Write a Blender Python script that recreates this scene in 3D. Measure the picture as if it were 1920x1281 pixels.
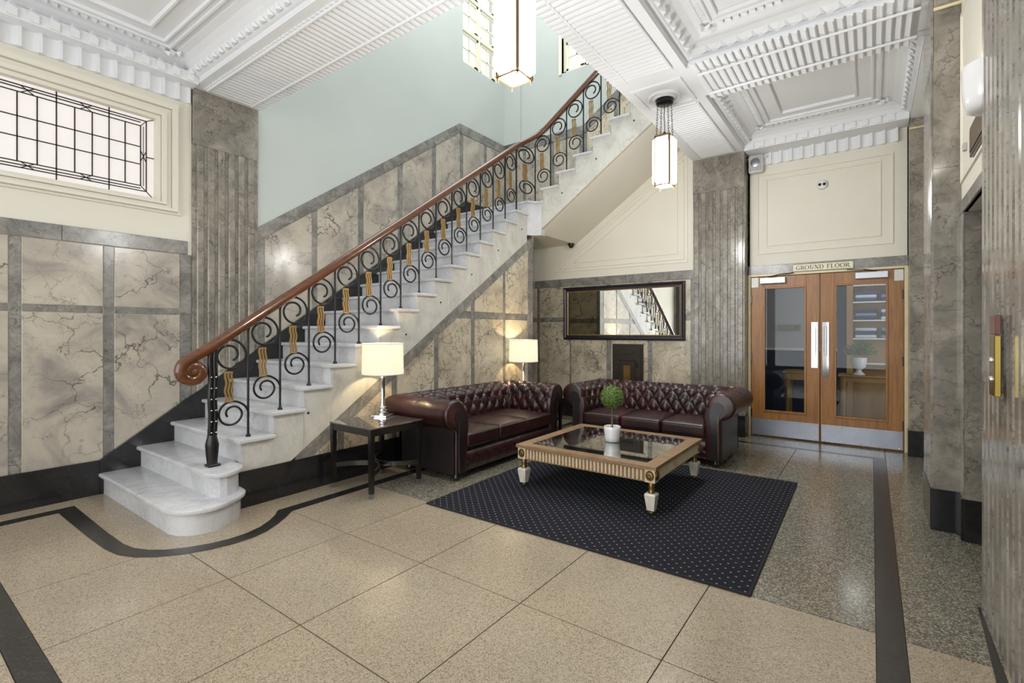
import bpy, bmesh, math, random
from mathutils import Vector, Matrix
RNG = random.Random(11)
SC = bpy.context.scene
COL = SC.collection
for _o in list(bpy.data.objects):
    bpy.data.objects.remove(_o)
PI = math.pi

# ------------------------------------------------------------------ camera, world, big lights, exposure
CAM_H = 1.40
F_PX = 917.0
cam_d = bpy.data.cameras.new('camera')
cam = bpy.data.objects.new('camera', cam_d)
COL.objects.link(cam)
cam_d.sensor_width = 36.0
cam_d.lens = 36.0 * F_PX / 1920.0
cam_d.shift_y = -(640.5 - 622.0) / 1920.0
cam_d.clip_start = 0.05
cam.location = (0, 0, CAM_H)
YAW = math.atan2(1634 - 960, F_PX)
cam.rotation_euler = (PI / 2, 0, YAW - PI / 2)
SC.camera = cam
SC.view_settings.view_transform = 'Standard'
SC.view_settings.look = 'None'
SC.view_settings.gamma = 1.0
SC.view_settings.use_curve_mapping = False
SC.view_settings.exposure = 0.40
SC.cycles.use_denoising = True
SC.cycles.max_bounces = 10
SC.cycles.diffuse_bounces = 5
SC.cycles.glossy_bounces = 4
SC.cycles.transmission_bounces = 8
SC.cycles.transparent_max_bounces = 12
SC.cycles.caustics_reflective = False
SC.cycles.caustics_refractive = False
SC.cycles.sample_clamp_indirect = 6.0

world = bpy.data.worlds.new('overcast_sky')
SC.world = world
world.use_nodes = True
_bg = world.node_tree.nodes['Background']
_bg.inputs[0].default_value = (0.98, 0.99, 1.0, 1)
_bg.inputs[1].default_value = 1.3


def area_light(name, loc, target, sx, sy, power, color=(1, 1, 1), portal=False):
    d = bpy.data.lights.new(name, 'AREA')
    d.shape = 'RECTANGLE'
    d.size = sx
    d.size_y = sy
    d.energy = power
    d.color = color
    if portal:
        d.cycles.is_portal = True
    o = bpy.data.objects.new(name, d)
    COL.objects.link(o)
    o.location = loc
    o.rotation_euler = (Vector(target) - Vector(loc)).to_track_quat('-Z', 'Y').to_euler()
    return o


# added area lamps standing in for unseen street-front daylight and a made-up stairwell skylight
area_light('street_front_fill', (-2.45, 2.45, 1.95), (0, 2.45, 1.95), 5.6, 3.3, 112, (0.97, 0.99, 1.0))
area_light('stairwell_fill', (4.9, 3.7, 7.9), (4.9, 3.7, 0), 4.0, 3.0, 85, (0.98, 0.99, 1.0))


def point_light(name, parent, loc, power, color, r=0.04):
    d = bpy.data.lights.new(name, 'POINT')
    d.energy = power
    d.color = color
    d.shadow_soft_size = r
    o = bpy.data.objects.new(name, d)
    COL.objects.link(o)
    o.location = loc
    if parent:
        o.parent = parent
    return o


# ------------------------------------------------------------------ mesh helpers
class MB:
    def __init__(s):
        s.v = []
        s.f = []

    def add(s, vs, fs):
        b = len(s.v)
        s.v += [tuple(p) for p in vs]
        s.f += [tuple(b + i for i in f) for f in fs]
        return s

    def box(s, x0, x1, y0, y1, z0, z1, c=0.0):
        x0, x1 = min(x0, x1), max(x0, x1)
        y0, y1 = min(y0, y1), max(y0, y1)
        z0, z1 = min(z0, z1), max(z0, z1)
        if c <= 0:
            vs = [(x, y, z) for x in (x0, x1) for y in (y0, y1) for z in (z0, z1)]
            return s.add(vs, [(0, 1, 3, 2), (4, 6, 7, 5), (0, 4, 5, 1), (2, 3, 7, 6), (0, 2, 6, 4), (1, 5, 7, 3)])
        c = min(c, (x1 - x0) * .49, (y1 - y0) * .49, (z1 - z0) * .49)
        lo, hi = (x0, y0, z0), (x1, y1, z1)
        vs = []
        idx = {}
        for sg in [(a, b, d) for a in (0, 1) for b in (0, 1) for d in (0, 1)]:
            for ax in range(3):
                p = []
                for k in range(3):
                    full = hi[k] if sg[k] else lo[k]
                    ins = hi[k] - c if sg[k] else lo[k] + c
                    p.append(full if k == ax else ins)
                idx[(sg, ax)] = len(vs)
                vs.append(tuple(p))
        fs = []
        for ax in range(3):
            o1, o2 = [k for k in range(3) if k != ax]
            for sd in (0, 1):
                q = []
                for a, b in ((0, 0), (1, 0), (1, 1), (0, 1)):
                    sg = [0, 0, 0]
                    sg[ax] = sd
                    sg[o1] = a
                    sg[o2] = b
                    q.append(idx[(tuple(sg), ax)])
                fs.append(tuple(q))
        for ax in range(3):
            o1, o2 = [k for k in range(3) if k != ax]
            for a in (0, 1):
                for b in (0, 1):
                    g0 = [0, 0, 0]
                    g1 = [0, 0, 0]
                    g1[ax] = 1
                    for g in (g0, g1):
                        g[o1] = a
                        g[o2] = b
                    g0, g1 = tuple(g0), tuple(g1)
                    fs.append((idx[(g0, o1)], idx[(g1, o1)], idx[(g1, o2)], idx[(g0, o2)]))
        for sg in [(a, b, d) for a in (0, 1) for b in (0, 1) for d in (0, 1)]:
            fs.append(tuple(idx[(sg, ax)] for ax in range(3)))
        return s.add(vs, fs)

    def prism(s, poly, axis, a, b):
        n = len(poly)

        def P(p, t):
            if axis == 'y':
                return (p[0], t, p[1])
            if axis == 'x':
                return (t, p[0], p[1])
            return (p[0], p[1], t)
        vs = [P(p, a) for p in poly] + [P(p, b) for p in poly]
        fs = [tuple(range(n)), tuple(range(2 * n - 1, n - 1, -1))]
        fs += [(i, (i + 1) % n, n + (i + 1) % n, n + i) for i in range(n)]
        return s.add(vs, fs)

    def lathe(s, prof, n=20, cx=0.0, cy=0.0, cap=True):
        vs = []
        for r, z in prof:
            for k in range(n):
                t = 2 * PI * k / n
                vs.append((cx + r * math.cos(t), cy + r * math.sin(t), z))
        fs = []
        for i in range(len(prof) - 1):
            for k in range(n):
                k2 = (k + 1) % n
                fs.append((i * n + k, i * n + k2, (i + 1) * n + k2, (i + 1) * n + k))
        if cap:
            fs.append(tuple(range(n - 1, -1, -1)))
            m = (len(prof) - 1) * n
            fs.append(tuple(m + k for k in range(n)))
        return s.add(vs, fs)

    def sweep(s, path, sec, up=(0, 1, 0), closed=False, cap=True, scale=None):
        up = Vector(up)
        P = [Vector(p) for p in path]
        n = len(P)
        m = len(sec)
        vs = []
        for i, p in enumerate(P):
            if closed:
                t = P[(i + 1) % n] - P[i - 1]
            else:
                t = P[min(i + 1, n - 1)] - P[max(i - 1, 0)]
            t.normalize()
            side = up.cross(t)
            if side.length < 1e-5:
                side = Vector((1, 0, 0))
            side.normalize()
            nn = t.cross(side).normalized()
            k = scale[i] if scale else 1.0
            for a, b in sec:
                vs.append(p + side * (a * k) + nn * (b * k))
        fs = []
        for i in range(n if closed else n - 1):
            j = (i + 1) % n
            for k in range(m):
                k2 = (k + 1) % m
                fs.append((i * m + k, i * m + k2, j * m + k2, j * m + k))
        if cap and not closed:
            fs.append(tuple(range(m - 1, -1, -1)))
            fs.append(tuple((n - 1) * m + k for k in range(m)))
        return s.add(vs, fs)

    def tube(s, path, r, n=8, up=(0, 1, 0), closed=False, scale=None):
        return s.sweep(path, [(r * math.cos(2 * PI * k / n), r * math.sin(2 * PI * k / n)) for k in range(n)], up, closed, True, scale)

    def rbox(s, x0, x1, y0, y1, z0, z1, r=.03, seg=3, n=4, crown=0.0):
        c = [(x0 + x1) / 2, (y0 + y1) / 2, (z0 + z1) / 2]
        h = [abs(x1 - x0) / 2, abs(y1 - y0) / 2, abs(z1 - z0) / 2]
        r = min(r, *(q * .98 for q in h))

        def ticks(hh):
            a = [hh - r + r * k / seg for k in range(seg + 1)]
            m = [-(hh - r) + 2 * (hh - r) * k / n for k in range(1, n)]
            return [-q for q in reversed(a)] + m + a
        T = [ticks(q) for q in h]

        def mp(p):
            q = [max(-(h[k] - r), min(h[k] - r, p[k])) for k in range(3)]
            d = Vector([p[k] - q[k] for k in range(3)])
            if d.length > 1e-9:
                d = d.normalized() * r
            w = [c[k] + q[k] + d[k] for k in range(3)]
            if crown and p[2] > 0:
                w[2] += crown * max(0, 1 - (p[0] / h[0]) ** 2) * max(0, 1 - (p[1] / h[1]) ** 2)
            return tuple(w)
        for ax in range(3):
            o1, o2 = [k for k in range(3) if k != ax]
            A, B = T[o1], T[o2]
            for sd in (-1, 1):
                vs = []
                for a in A:
                    for b in B:
                        p = [0, 0, 0]
                        p[ax] = sd * h[ax]
                        p[o1] = a
                        p[o2] = b
                        vs.append(mp(p))
                nb = len(B)
                fs = [(i * nb + j, (i + 1) * nb + j, (i + 1) * nb + j + 1, i * nb + j + 1) for i in range(len(A) - 1) for j in range(nb - 1)]
                s.add(vs, fs)
        s.weld = True
        return s

    def mesh(s, name, mat, smooth=None):
        me = bpy.data.meshes.new(name)
        me.from_pydata(s.v, [], s.f)
        bm = bmesh.new()
        bm.from_mesh(me)
        if getattr(s, 'weld', False):
            bmesh.ops.remove_doubles(bm, verts=bm.verts, dist=1e-5)
        bmesh.ops.recalc_face_normals(bm, faces=bm.faces)
        bm.to_mesh(me)
        bm.free()
        if mat:
            me.materials.append(mat)
        if smooth:
            me.polygons.foreach_set('use_smooth', [True] * len(me.polygons))
            me.set_sharp_from_angle(angle=math.radians(smooth))
        me.update()
        return me

    def build(s, name, mat, parent=None, smooth=None, **props):
        return place(name, s.mesh(name, mat, smooth), parent, **props)


def place(name, mesh, parent=None, loc=(0, 0, 0), rot=(0, 0, 0), scale=(1, 1, 1), **props):
    o = bpy.data.objects.new(name, mesh)
    COL.objects.link(o)
    o.location = loc
    o.rotation_euler = rot
    o.scale = scale
    if parent is not None:
        o.parent = parent
    for k, v in props.items():
        o[k] = v
    return o


def thing(name, label, cat, loc=(0, 0, 0), rot=(0, 0, 0), group=None, kind=None):
    o = bpy.data.objects.new(name, None)
    COL.objects.link(o)
    o.empty_display_size = .1
    o.location = loc
    o.rotation_euler = rot
    o['label'] = label
    o['category'] = cat
    if group:
        o['group'] = group
    if kind:
        o['kind'] = kind
    return o


def tag(o, label, cat, group=None, kind=None):
    o['label'] = label
    o['category'] = cat
    if group:
        o['group'] = group
    if kind:
        o['kind'] = kind
    return o


def copy_tree(o, parent=None):
    c = o.copy()
    COL.objects.link(c)
    c.parent = parent
    for ch in list(o.children):
        copy_tree(ch, c)
    return c


def circle(r, n, cx=0, cy=0, a0=0.0, a1=2 * PI, end=False):
    m = n if not end else n - 1
    return [(cx + r * math.cos(a0 + (a1 - a0) * k / m), cy + r * math.sin(a0 + (a1 - a0) * k / m)) for k in range(n)]


# ------------------------------------------------------------------ materials
class N:
    def __init__(s, name):
        s.m = bpy.data.materials.new(name)
        s.m.use_nodes = True
        s.t = s.m.node_tree
        s.b = s.t.nodes['Principled BSDF']
        s.out = s.t.nodes['Material Output']

    def n(s, typ, **kw):
        q = s.t.nodes.new(typ)
        for k, v in kw.items():
            setattr(q, k, v)
        return q

    def link(s, a, b):
        s.t.links.new(a, b)

    def put(s, sock, val):
        if hasattr(val, 'is_output') or isinstance(val, bpy.types.NodeSocket):
            s.t.links.new(val, sock)
        else:
            sock.default_value = val

    def math(s, op, a, b=None, c=None, clamp=False):
        q = s.n('ShaderNodeMath', operation=op, use_clamp=clamp)
        s.put(q.inputs[0], a)
        if b is not None:
            s.put(q.inputs[1], b)
        if c is not None:
            s.put(q.inputs[2], c)
        return q.outputs[0]

    def vmath(s, op, a, b=None):
        q = s.n('ShaderNodeVectorMath', operation=op)
        s.put(q.inputs[0], a)
        if b is not None:
            s.put(q.inputs[1], b)
        return q.outputs[0]

    def pos(s, per_object=True, scale=(1, 1, 1)):
        g = s.n('ShaderNodeNewGeometry')
        v = g.outputs['Position']
        if scale != (1, 1, 1):
            v = s.vmath('MULTIPLY', v, scale)
        if per_object:
            oi = s.n('ShaderNodeObjectInfo')
            r = s.math('MULTIPLY', oi.outputs['Random'], 61.0)
            r2 = s.math('MULTIPLY', oi.outputs['Random'], -37.0)
            cb = s.n('ShaderNodeCombineXYZ')
            s.link(r, cb.inputs[0])
            s.link(r2, cb.inputs[1])
            s.link(r, cb.inputs[2])
            v = s.vmath('ADD', v, cb.outputs[0])
        return v

    def noise(s, vec, scale, detail=4, rough=.55, dist=0.0, out='Fac'):
        q = s.n('ShaderNodeTexNoise')
        s.link(vec, q.inputs['Vector'])
        q.inputs['Scale'].default_value = scale
        q.inputs['Detail'].default_value = detail
        q.inputs['Roughness'].default_value = rough
        q.inputs['Distortion'].default_value = dist
        return q.outputs[out]

    def ramp(s, fac, stops, interp='LINEAR'):
        q = s.n('ShaderNodeValToRGB')
        q.color_ramp.interpolation = interp
        e = q.color_ramp.elements
        while len(e) < len(stops):
            e.new(.5)
        for i, (p, c) in enumerate(stops):
            e[i].position = p
            e[i].color = (*c, 1)
        s.put(q.inputs[0], fac)
        return q.outputs[0]

    def mix(s, fac, a, b, mode='MIX'):
        q = s.n('ShaderNodeMix', data_type='RGBA', blend_type=mode)
        s.put(q.inputs[0], fac)
        s.put(q.inputs[6], a if not isinstance(a, tuple) else (*a[:3], 1))
        s.put(q.inputs[7], b if not isinstance(b, tuple) else (*b[:3], 1))
        return q.outputs[2]

    def vein(s, vec, scale, width, dist=1.2, detail=5):
        f = s.noise(vec, scale, detail, .6, dist)
        d = s.math('ABSOLUTE', s.math('SUBTRACT', f, .5))
        return s.math('SUBTRACT', 1.0, s.math('DIVIDE', d, width, clamp=True), clamp=True)

    def crack(s, vec, scale, width):
        w1 = s.vmath('MULTIPLY', s.vmath('SUBTRACT', s.noise(vec, scale * .9, 3, .6, 0, 'Color'), (.5, .5, .5)), (.9 / scale * 1.6,) * 3)
        w2 = s.vmath('MULTIPLY', s.vmath('SUBTRACT', s.noise(vec, scale * 5, 3, .6, 0, 'Color'), (.5, .5, .5)), (.35 / scale,) * 3)
        v = s.n('ShaderNodeTexVoronoi', feature='DISTANCE_TO_EDGE')
        s.link(s.vmath('ADD', vec, s.vmath('ADD', w1, w2)), v.inputs['Vector'])
        v.inputs['Scale'].default_value = scale
        wd = s.math('MULTIPLY_ADD', s.noise(vec, scale * 2, 2), width * 2.2, width * -.45)
        d = s.math('DIVIDE', v.outputs[0], s.math('MAXIMUM', wd, .002), clamp=True)
        return s.math('POWER', s.math('SUBTRACT', 1.0, d, clamp=True), .8)

    def bump(s, h, strength=.2, dist=.002):
        q = s.n('ShaderNodeBump')
        q.inputs['Strength'].default_value = strength
        q.inputs['Distance'].default_value = dist
        s.link(h, q.inputs['Height'])
        s.link(q.outputs[0], s.b.inputs['Normal'])

    def set(s, **kw):
        for k, v in kw.items():
            s.put(s.b.inputs[k.replace('_', ' ')], (*v, 1) if isinstance(v, tuple) and len(v) == 3 else v)
        return s.m


def lin(r, g, b):
    def f(c):
        c /= 255.0
        return c / 12.92 if c <= .04045 else ((c + .055) / 1.055) ** 2.4
    return (f(r), f(g), f(b))


def plain(name, rgb, rough=.5, metal=0.0, var=.06, scale=9.0, coat=0.0, bump=0.0, spec=.5):
    q = N(name)
    p = q.pos(False)
    nz = q.noise(p, scale, 3)
    c = lin(*rgb)
    col = q.ramp(nz, [(.3, tuple(x * (1 - var) for x in c)), (.7, tuple(min(1, x * (1 + var)) for x in c))])
    if bump:
        q.bump(q.noise(p, 160, 3), bump, .001)
    return q.set(Base_Color=col, Roughness=rough, Metallic=metal, Coat_Weight=coat, Coat_Roughness=.08, Specular_IOR_Level=spec)


def marble(name, lo, mid, hi, vcol, scale=2.2, vscale=1.6, vw=.018, vamt=.85, rough=.16, fine=.5, mask=(.42, .62), anis=(1, 1, 1), coat=.2):
    q = N(name)
    p = q.pos(True, anis)
    base = q.ramp(q.noise(p, scale, 6, .62, .9), [(.28, lin(*lo)), (.5, lin(*mid)), (.72, lin(*hi))])
    mk = q.ramp(q.noise(p, vscale * .8, 2), [(mask[0], (0, 0, 0)), (mask[1], (1, 1, 1))])
    v1 = q.math('MULTIPLY', q.crack(p, vscale * 1.5, vw * 1.7), mk)
    mk2 = q.ramp(q.noise(p, vscale * 1.9, 3), [(mask[0] + .04, (0, 0, 0)), (mask[1], (1, 1, 1))])
    v2 = q.math('MULTIPLY', q.crack(p, vscale * 4.2, vw * 2.4), q.math('MULTIPLY', mk2, fine))
    v = q.math('MULTIPLY', q.math('MAXIMUM', v1, v2), vamt)
    col = q.mix(v, base, lin(*vcol))
    return q.set(Base_Color=col, Roughness=rough, Coat_Weight=coat * .6, Coat_Roughness=.16)


M = {}
M['plaster_cream'] = plain('cream_plaster', (226, 222, 209), .55, var=.02, scale=2)
M['plaster_white'] = plain('white_plaster', (230, 232, 235), .6, var=.015, scale=2)
M['plaster_blue'] = plain('pale_green_plaster', (187, 194, 190), .5, var=.03, scale=1.2)
M['marble_panel'] = marble('cream_veined_marble', (136, 131, 127), (178, 170, 157), (200, 192, 176), (72, 64, 57), 2.3, 1.5, .016, .9, .2, .55, (.40, .60))
M['marble_panel_b'] = marble('breccia_marble', (152, 141, 127), (196, 185, 163), (216, 206, 184), (66, 57, 48), 2.6, 1.9, .022, .92, .17, .8, (.36, .58))
M['marble_band'] = marble('grey_band_marble', (98, 96, 93), (130, 128, 123), (160, 156, 148), (62, 59, 58), 5.5, 4.0, .03, .7, .26, .8, (.35, .6))
M['marble_pilaster'] = marble('taupe_pilaster_marble', (108, 103, 95), (140, 134, 124), (168, 161, 149), (68, 62, 57), 3.8, 3.2, .026, .8, .15, .9, (.38, .6))
M['marble_white'] = marble('white_stair_marble', (176, 178, 182), (199, 200, 203), (212, 213, 215), (136, 138, 146), 2.4, 1.7, .03, .5, .22, .6, (.35, .7), coat=.15)
M['marble_string'] = marble('pale_stringer_marble', (176, 174, 166), (200, 198, 190), (212, 211, 204), (140, 136, 126), 2.4, 3.0, .03, .5, .22, .8, (.4, .7), (1.6, 1, 1.0))
M['marble_black'] = marble('black_skirting_marble', (22, 22, 24), (30, 30, 32), (40, 40, 42), (92, 90, 88), 3, 4, .008, .6, .15, .6, (.55, .75))


def terrazzo(name, cols, scale, rough):
    q = N(name)
    p = q.pos(False)
    v = q.n('ShaderNodeTexVoronoi', feature='F1')
    q.link(p, v.inputs['Vector'])
    v.inputs['Scale'].default_value = scale
    sep = q.n('ShaderNodeSeparateColor')
    q.link(v.outputs['Color'], sep.inputs[0])
    k = len(cols)
    base = q.ramp(sep.outputs[0], [(i / k, lin(*c)) for i, c in enumerate(cols)], 'CONSTANT')
    big = q.noise(p, 1.1, 3)
    tone = q.ramp(big, [(.3, (.90, .90, .90)), (.7, (1.05, 1.04, 1.02))])
    col = q.mix(1.0, base, tone, 'MULTIPLY')
    r = q.math('MULTIPLY_ADD', q.noise(p, 2.0, 4), .16, rough - .08)
    return q.set(Base_Color=col, Roughness=r, Specular_IOR_Level=.75)


M['terrazzo_beige'] = terrazzo('beige_terrazzo', [(132, 117, 98), (156, 143, 124), (166, 153, 133), (172, 159, 139), (162, 149, 129), (148, 134, 113), (178, 167, 149), (168, 155, 135)], 200, .15)
M['terrazzo_grey'] = terrazzo('grey_terrazzo', [(84, 80, 70), (112, 107, 95), (134, 129, 115), (150, 145, 131), (102, 97, 86), (122, 117, 104), (164, 159, 146), (92, 87, 78)], 140, .18)
M['terrazzo_black'] = terrazzo('black_terrazzo', [(38, 36, 35), (42, 40, 39), (34, 33, 33), (46, 44, 42), (40, 38, 37), (36, 35, 34), (60, 57, 54), (39, 38, 37)], 120, .24)
M['joint'] = plain('dark_floor_joint', (70, 58, 44), .7)


def wood(name, a, b, rough, axis=(1, 1, 1), scale=6.0, coat=.3):
    q = N(name)
    p = q.pos(True, axis)
    f = q.math('MULTIPLY_ADD', q.noise(p, scale * 5, 4), .3, q.math('MULTIPLY', q.noise(p, scale, 5, .6, 1.2), .7))
    col = q.ramp(f, [(.32, lin(*a)), (.68, lin(*b))])
    return q.set(Base_Color=col, Roughness=rough, Coat_Weight=coat, Coat_Roughness=.1)


M['wood_door'] = wood('honey_oak', (128, 82, 36), (172, 120, 62), .42, (4, 4, .3), 6, .15)
M['wood_rail'] = wood('polished_mahogany', (76, 40, 18), (106, 60, 29), .22, (.6, .6, 4), 6, .7)
M['wood_table'] = wood('washed_oak', (112, 88, 62), (156, 126, 92), .45, (1.5, 1.5, 4), 6, .1)
M['wood_flute'] = wood('pale_fluting', (196, 178, 146), (222, 208, 178), .5, (1, 1, 1), 6, .05)
M['wood_dark'] = plain('black_stained_wood', (22, 18, 18), .28, coat=.3)
M['iron'] = plain('black_iron', (20, 20, 21), .32, .3, coat=.2)
M['gilt'] = plain('gilded_iron', (164, 134, 84), .42, .4)
M['brass'] = plain('aged_brass', (132, 106, 64), .34, .85)
M['brass_bright'] = plain('polished_brass', (168, 146, 78), .25, 1.0)
M['bronze'] = plain('lantern_bronze', (104, 84, 58), .35, .85)
M['chrome'] = plain('chrome', (225, 225, 228), .06, 1.0, var=.01)
M['steel'] = plain('brushed_steel', (150, 155, 164), .3, .9, var=.05)
M['silver_paint'] = plain('silver_enamel', (190, 194, 200), .35, .5)
M['plastic_white'] = plain('white_plastic', (222, 222, 218), .35)
M['plastic_grey'] = plain('grey_grille', (178, 178, 178), .6)
M['black_plastic'] = plain('black_plastic', (14, 14, 15), .3)
M['ceramic'] = plain('white_ceramic', (238, 238, 240), .15, coat=.4, var=.01)
M['cream_paint'] = plain('cream_gloss_paint', (222, 208, 168), .35)
M['lead'] = plain('lead_came', (34, 26, 24), .5, .3)
M['soil'] = plain('dark_soil', (40, 32, 26), .9)
M['stem'] = plain('plant_stem', (112, 92, 66), .8)
M['mirror'] = plain('mirror_silver', (235, 238, 235), .0, 1.0, var=.0)
M['frame_dark'] = plain('mirror_frame_dark', (44, 38, 46), .3, .2, coat=.3)
M['navy_cloth'] = plain('navy_cloth', (30, 34, 58), .8)
M['grey_wall'] = plain('grey_corridor_paint', (168, 168, 170), .6, var=.02)
M['red_display'] = plain('dark_red_display', (112, 74, 64), .3)
M['stone_white'] = marble('white_onyx', (190, 184, 170), (214, 208, 194), (228, 224, 212), (160, 148, 126), 9, 8, .02, .5, .3)


def leather():
    q = N('oxblood_leather')
    p = q.pos(False)
    worn = q.noise(p, 5, 5, .6)
    col = q.ramp(worn, [(.3, lin(30, 15, 15)), (.55, lin(48, 20, 20)), (.75, lin(74, 33, 31))])
    v = q.n('ShaderNodeTexVoronoi', feature='DISTANCE_TO_EDGE')
    q.link(p, v.inputs['Vector'])
    v.inputs['Scale'].default_value = 260
    h = q.math('ADD', q.math('MULTIPLY', q.noise(p, 26, 4), 1.6), q.math('MULTIPLY', v.outputs[0], .8))
    q.bump(h, .22, .003)
    r = q.math('MULTIPLY_ADD', q.noise(p, 14, 4), .22, .22)
    return q.set(Base_Color=col, Roughness=r, Coat_Weight=.25, Coat_Roughness=.22)


def leather_dark():
    q = N('black_leather')
    p = q.pos(False)
    col = q.ramp(q.noise(p, 5, 5, .6), [(.3, lin(20, 17, 18)), (.75, lin(34, 26, 28))])
    q.bump(q.noise(p, 60, 4), .12, .002)
    return q.set(Base_Color=col, Roughness=.36, Coat_Weight=.2, Coat_Roughness=.25)


M['leather'] = leather()
M['leather_dark'] = leather_dark()


def glass_pane(name, tint, refl=.08, rough=.0, base=.03):
    q = N(name)
    t = q.n('ShaderNodeBsdfTransparent')
    t.inputs[0].default_value = (*tint, 1)
    g = q.n('ShaderNodeBsdfGlossy')
    g.inputs['Roughness'].default_value = rough
    g.inputs['Color'].default_value = (.95, .97, .96, 1)
    lw = q.n('ShaderNodeLayerWeight')
    lw.inputs[0].default_value = .5
    fr = q.math('MULTIPLY_ADD', q.math('POWER', lw.outputs['Facing'], 5.0), .9, base)
    # slight waviness from a noise so the pane is not perfectly even
    nz = q.noise(q.pos(False), 3.0, 2)
    fac = q.math('ADD', fr, q.math('MULTIPLY', nz, refl), clamp=True)
    mx = q.n('ShaderNodeMixShader')
    q.link(fac, mx.inputs[0])
    q.link(t.outputs[0], mx.inputs[1])
    q.link(g.outputs[0], mx.inputs[2])
    q.link(mx.outputs[0], q.out.inputs[0])
    return q.m


M['glass'] = glass_pane('door_glass', (.93, .95, .96), .0, 0.0, .014)
M['glass_table'] = glass_pane('tabletop_glass', (.60, .66, .60), 1.0)
M['glass_window'] = glass_pane('window_glass', (.97, .98, .98), .02)


def glowing(name, rgb, strength, base=(240, 240, 236)):
    q = N(name)
    nz = q.noise(q.pos(False), 3.0, 3)
    e = q.ramp(nz, [(.3, tuple(x * .9 for x in lin(*rgb))), (.7, lin(*rgb))])
    q.set(Base_Color=lin(*base), Roughness=.3, Emission_Color=e, Emission_Strength=strength)
    return q.m


M['leaded_glass'] = glowing('backlit_obscure_glass', (238, 230, 226), .40, (200, 196, 194))
M['lantern_glass'] = glowing('lit_opal_glass', (255, 252, 240), .75)


def translucent(name, rgb, glow, gstr):
    q = N(name)
    d = q.n('ShaderNodeBsdfDiffuse')
    t = q.n('ShaderNodeBsdfTranslucent')
    nz = q.noise(q.pos(False, (40, 40, 200)), 6, 3)
    c = q.ramp(nz, [(.3, tuple(x * .95 for x in lin(*rgb))), (.7, lin(*rgb))])
    q.link(c, d.inputs[0])
    q.link(c, t.inputs[0])
    mx = q.n('ShaderNodeMixShader')
    mx.inputs[0].default_value = .5
    q.link(d.outputs[0], mx.inputs[1])
    q.link(t.outputs[0], mx.inputs[2])
    e = q.n('ShaderNodeEmission')
    e.inputs[0].default_value = (*lin(*glow), 1)
    e.inputs[1].default_value = gstr
    ad = q.n('ShaderNodeAddShader')
    q.link(mx.outputs[0], ad.inputs[0])
    q.link(e.outputs[0], ad.inputs[1])
    q.link(ad.outputs[0], q.out.inputs[0])
    return q.m


M['shade'] = translucent('lit_linen_shade', (150, 146, 138), (255, 243, 214), .55)


def rug_mat():
    q = N('navy_dotted_carpet')
    tc = q.n('ShaderNodeTexCoord')
    sx = q.n('ShaderNodeSeparateXYZ')
    q.link(tc.outputs['Object'], sx.inputs[0])
    yy = q.math('DIVIDE', sx.outputs[1], .036)
    row = q.math('FLOOR', yy)
    odd = q.math('MODULO', q.math('ABSOLUTE', row), 2.0)
    xx = q.math('MULTIPLY_ADD', odd, .5, q.math('DIVIDE', sx.outputs[0], .072))
    fx = q.math('ABSOLUTE', q.math('SUBTRACT', q.math('FRACT', xx), .5))
    fy = q.math('ABSOLUTE', q.math('SUBTRACT', q.math('FRACT', yy), .5))
    m = q.math('MULTIPLY', q.math('LESS_THAN', fx, .06), q.math('LESS_THAN', fy, .15))
    p = q.pos(False)
    base = q.ramp(q.noise(p, 240, 3), [(.3, lin(25, 25, 31)), (.7, lin(38, 39, 46))])
    col = q.mix(m, base, lin(150, 152, 160))
    q.bump(q.noise(p, 420, 2), .5, .004)
    return q.set(Base_Color=col, Roughness=.95, Specular_IOR_Level=.15)


M['rug'] = rug_mat()
M['rug_edge'] = plain('rug_binding', (20, 20, 24), .9)


def leaf_mat():
    q = N('boxwood_leaf')
    oi = q.pos(False)
    col = q.ramp(q.noise(oi, 70, 2), [(.3, lin(58, 84, 30)), (.55, lin(96, 124, 52)), (.75, lin(140, 160, 86))])
    return q.set(Base_Color=col, Roughness=.55)


M['leaf'] = leaf_mat()
# ------------------------------------------------------------------ key dimensions (metres, camera above the origin)
YL = 5.38      # left wall / stair wall face
XB = 7.13      # back wall face (mirror wall, landing wall)
XD = 7.29      # door wall face
YR = -0.50     # right wall face
ZS = 3.79      # beam soffits
ZC = 4.00      # ceiling
RISE, GO = .183, .266
YN, YF = 3.98, 4.02       # stair nosing plane / string face
XN, XF = 5.93, 5.97       # upper flight nosing plane / string face
PITCH = .12


def xf(n):
    return 1.28 + GO * (n - 1)


def yf(n):
    return 3.86 - .2665 * (n - 19)


def skirt_z(x):
    return .293 if x < 1.29 else min(.293 + .688 * (x - 1.29), 3.53)


def dado_z(x):
    return min(2.553 + .693 * (x - 2.67), 4.772)


# ------------------------------------------------------------------ floor
fb = MB()
fb.box(-2.4, 7.45, -1.0, 5.6, -.12, -.004)
floor = tag(fb.build('floor', M['joint']), 'terrazzo lobby floor in beige and grey slabs with black border bands', 'floor', kind='structure')
xs = [.506 + .775 * k for k in range(9)]
ys = [-.018 + .738 * k for k in range(6)]
ys[5] = 3.66
J = .003


def slab(x0, x1, y0, y1, m, name='terrazzo_tile', z=0.0, c=0.0):
    b = MB()
    b.box(x0 + J, x1 - J, y0 + J, y1 - J, -.02, z, c)
    return b.build(name, m, floor)


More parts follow.
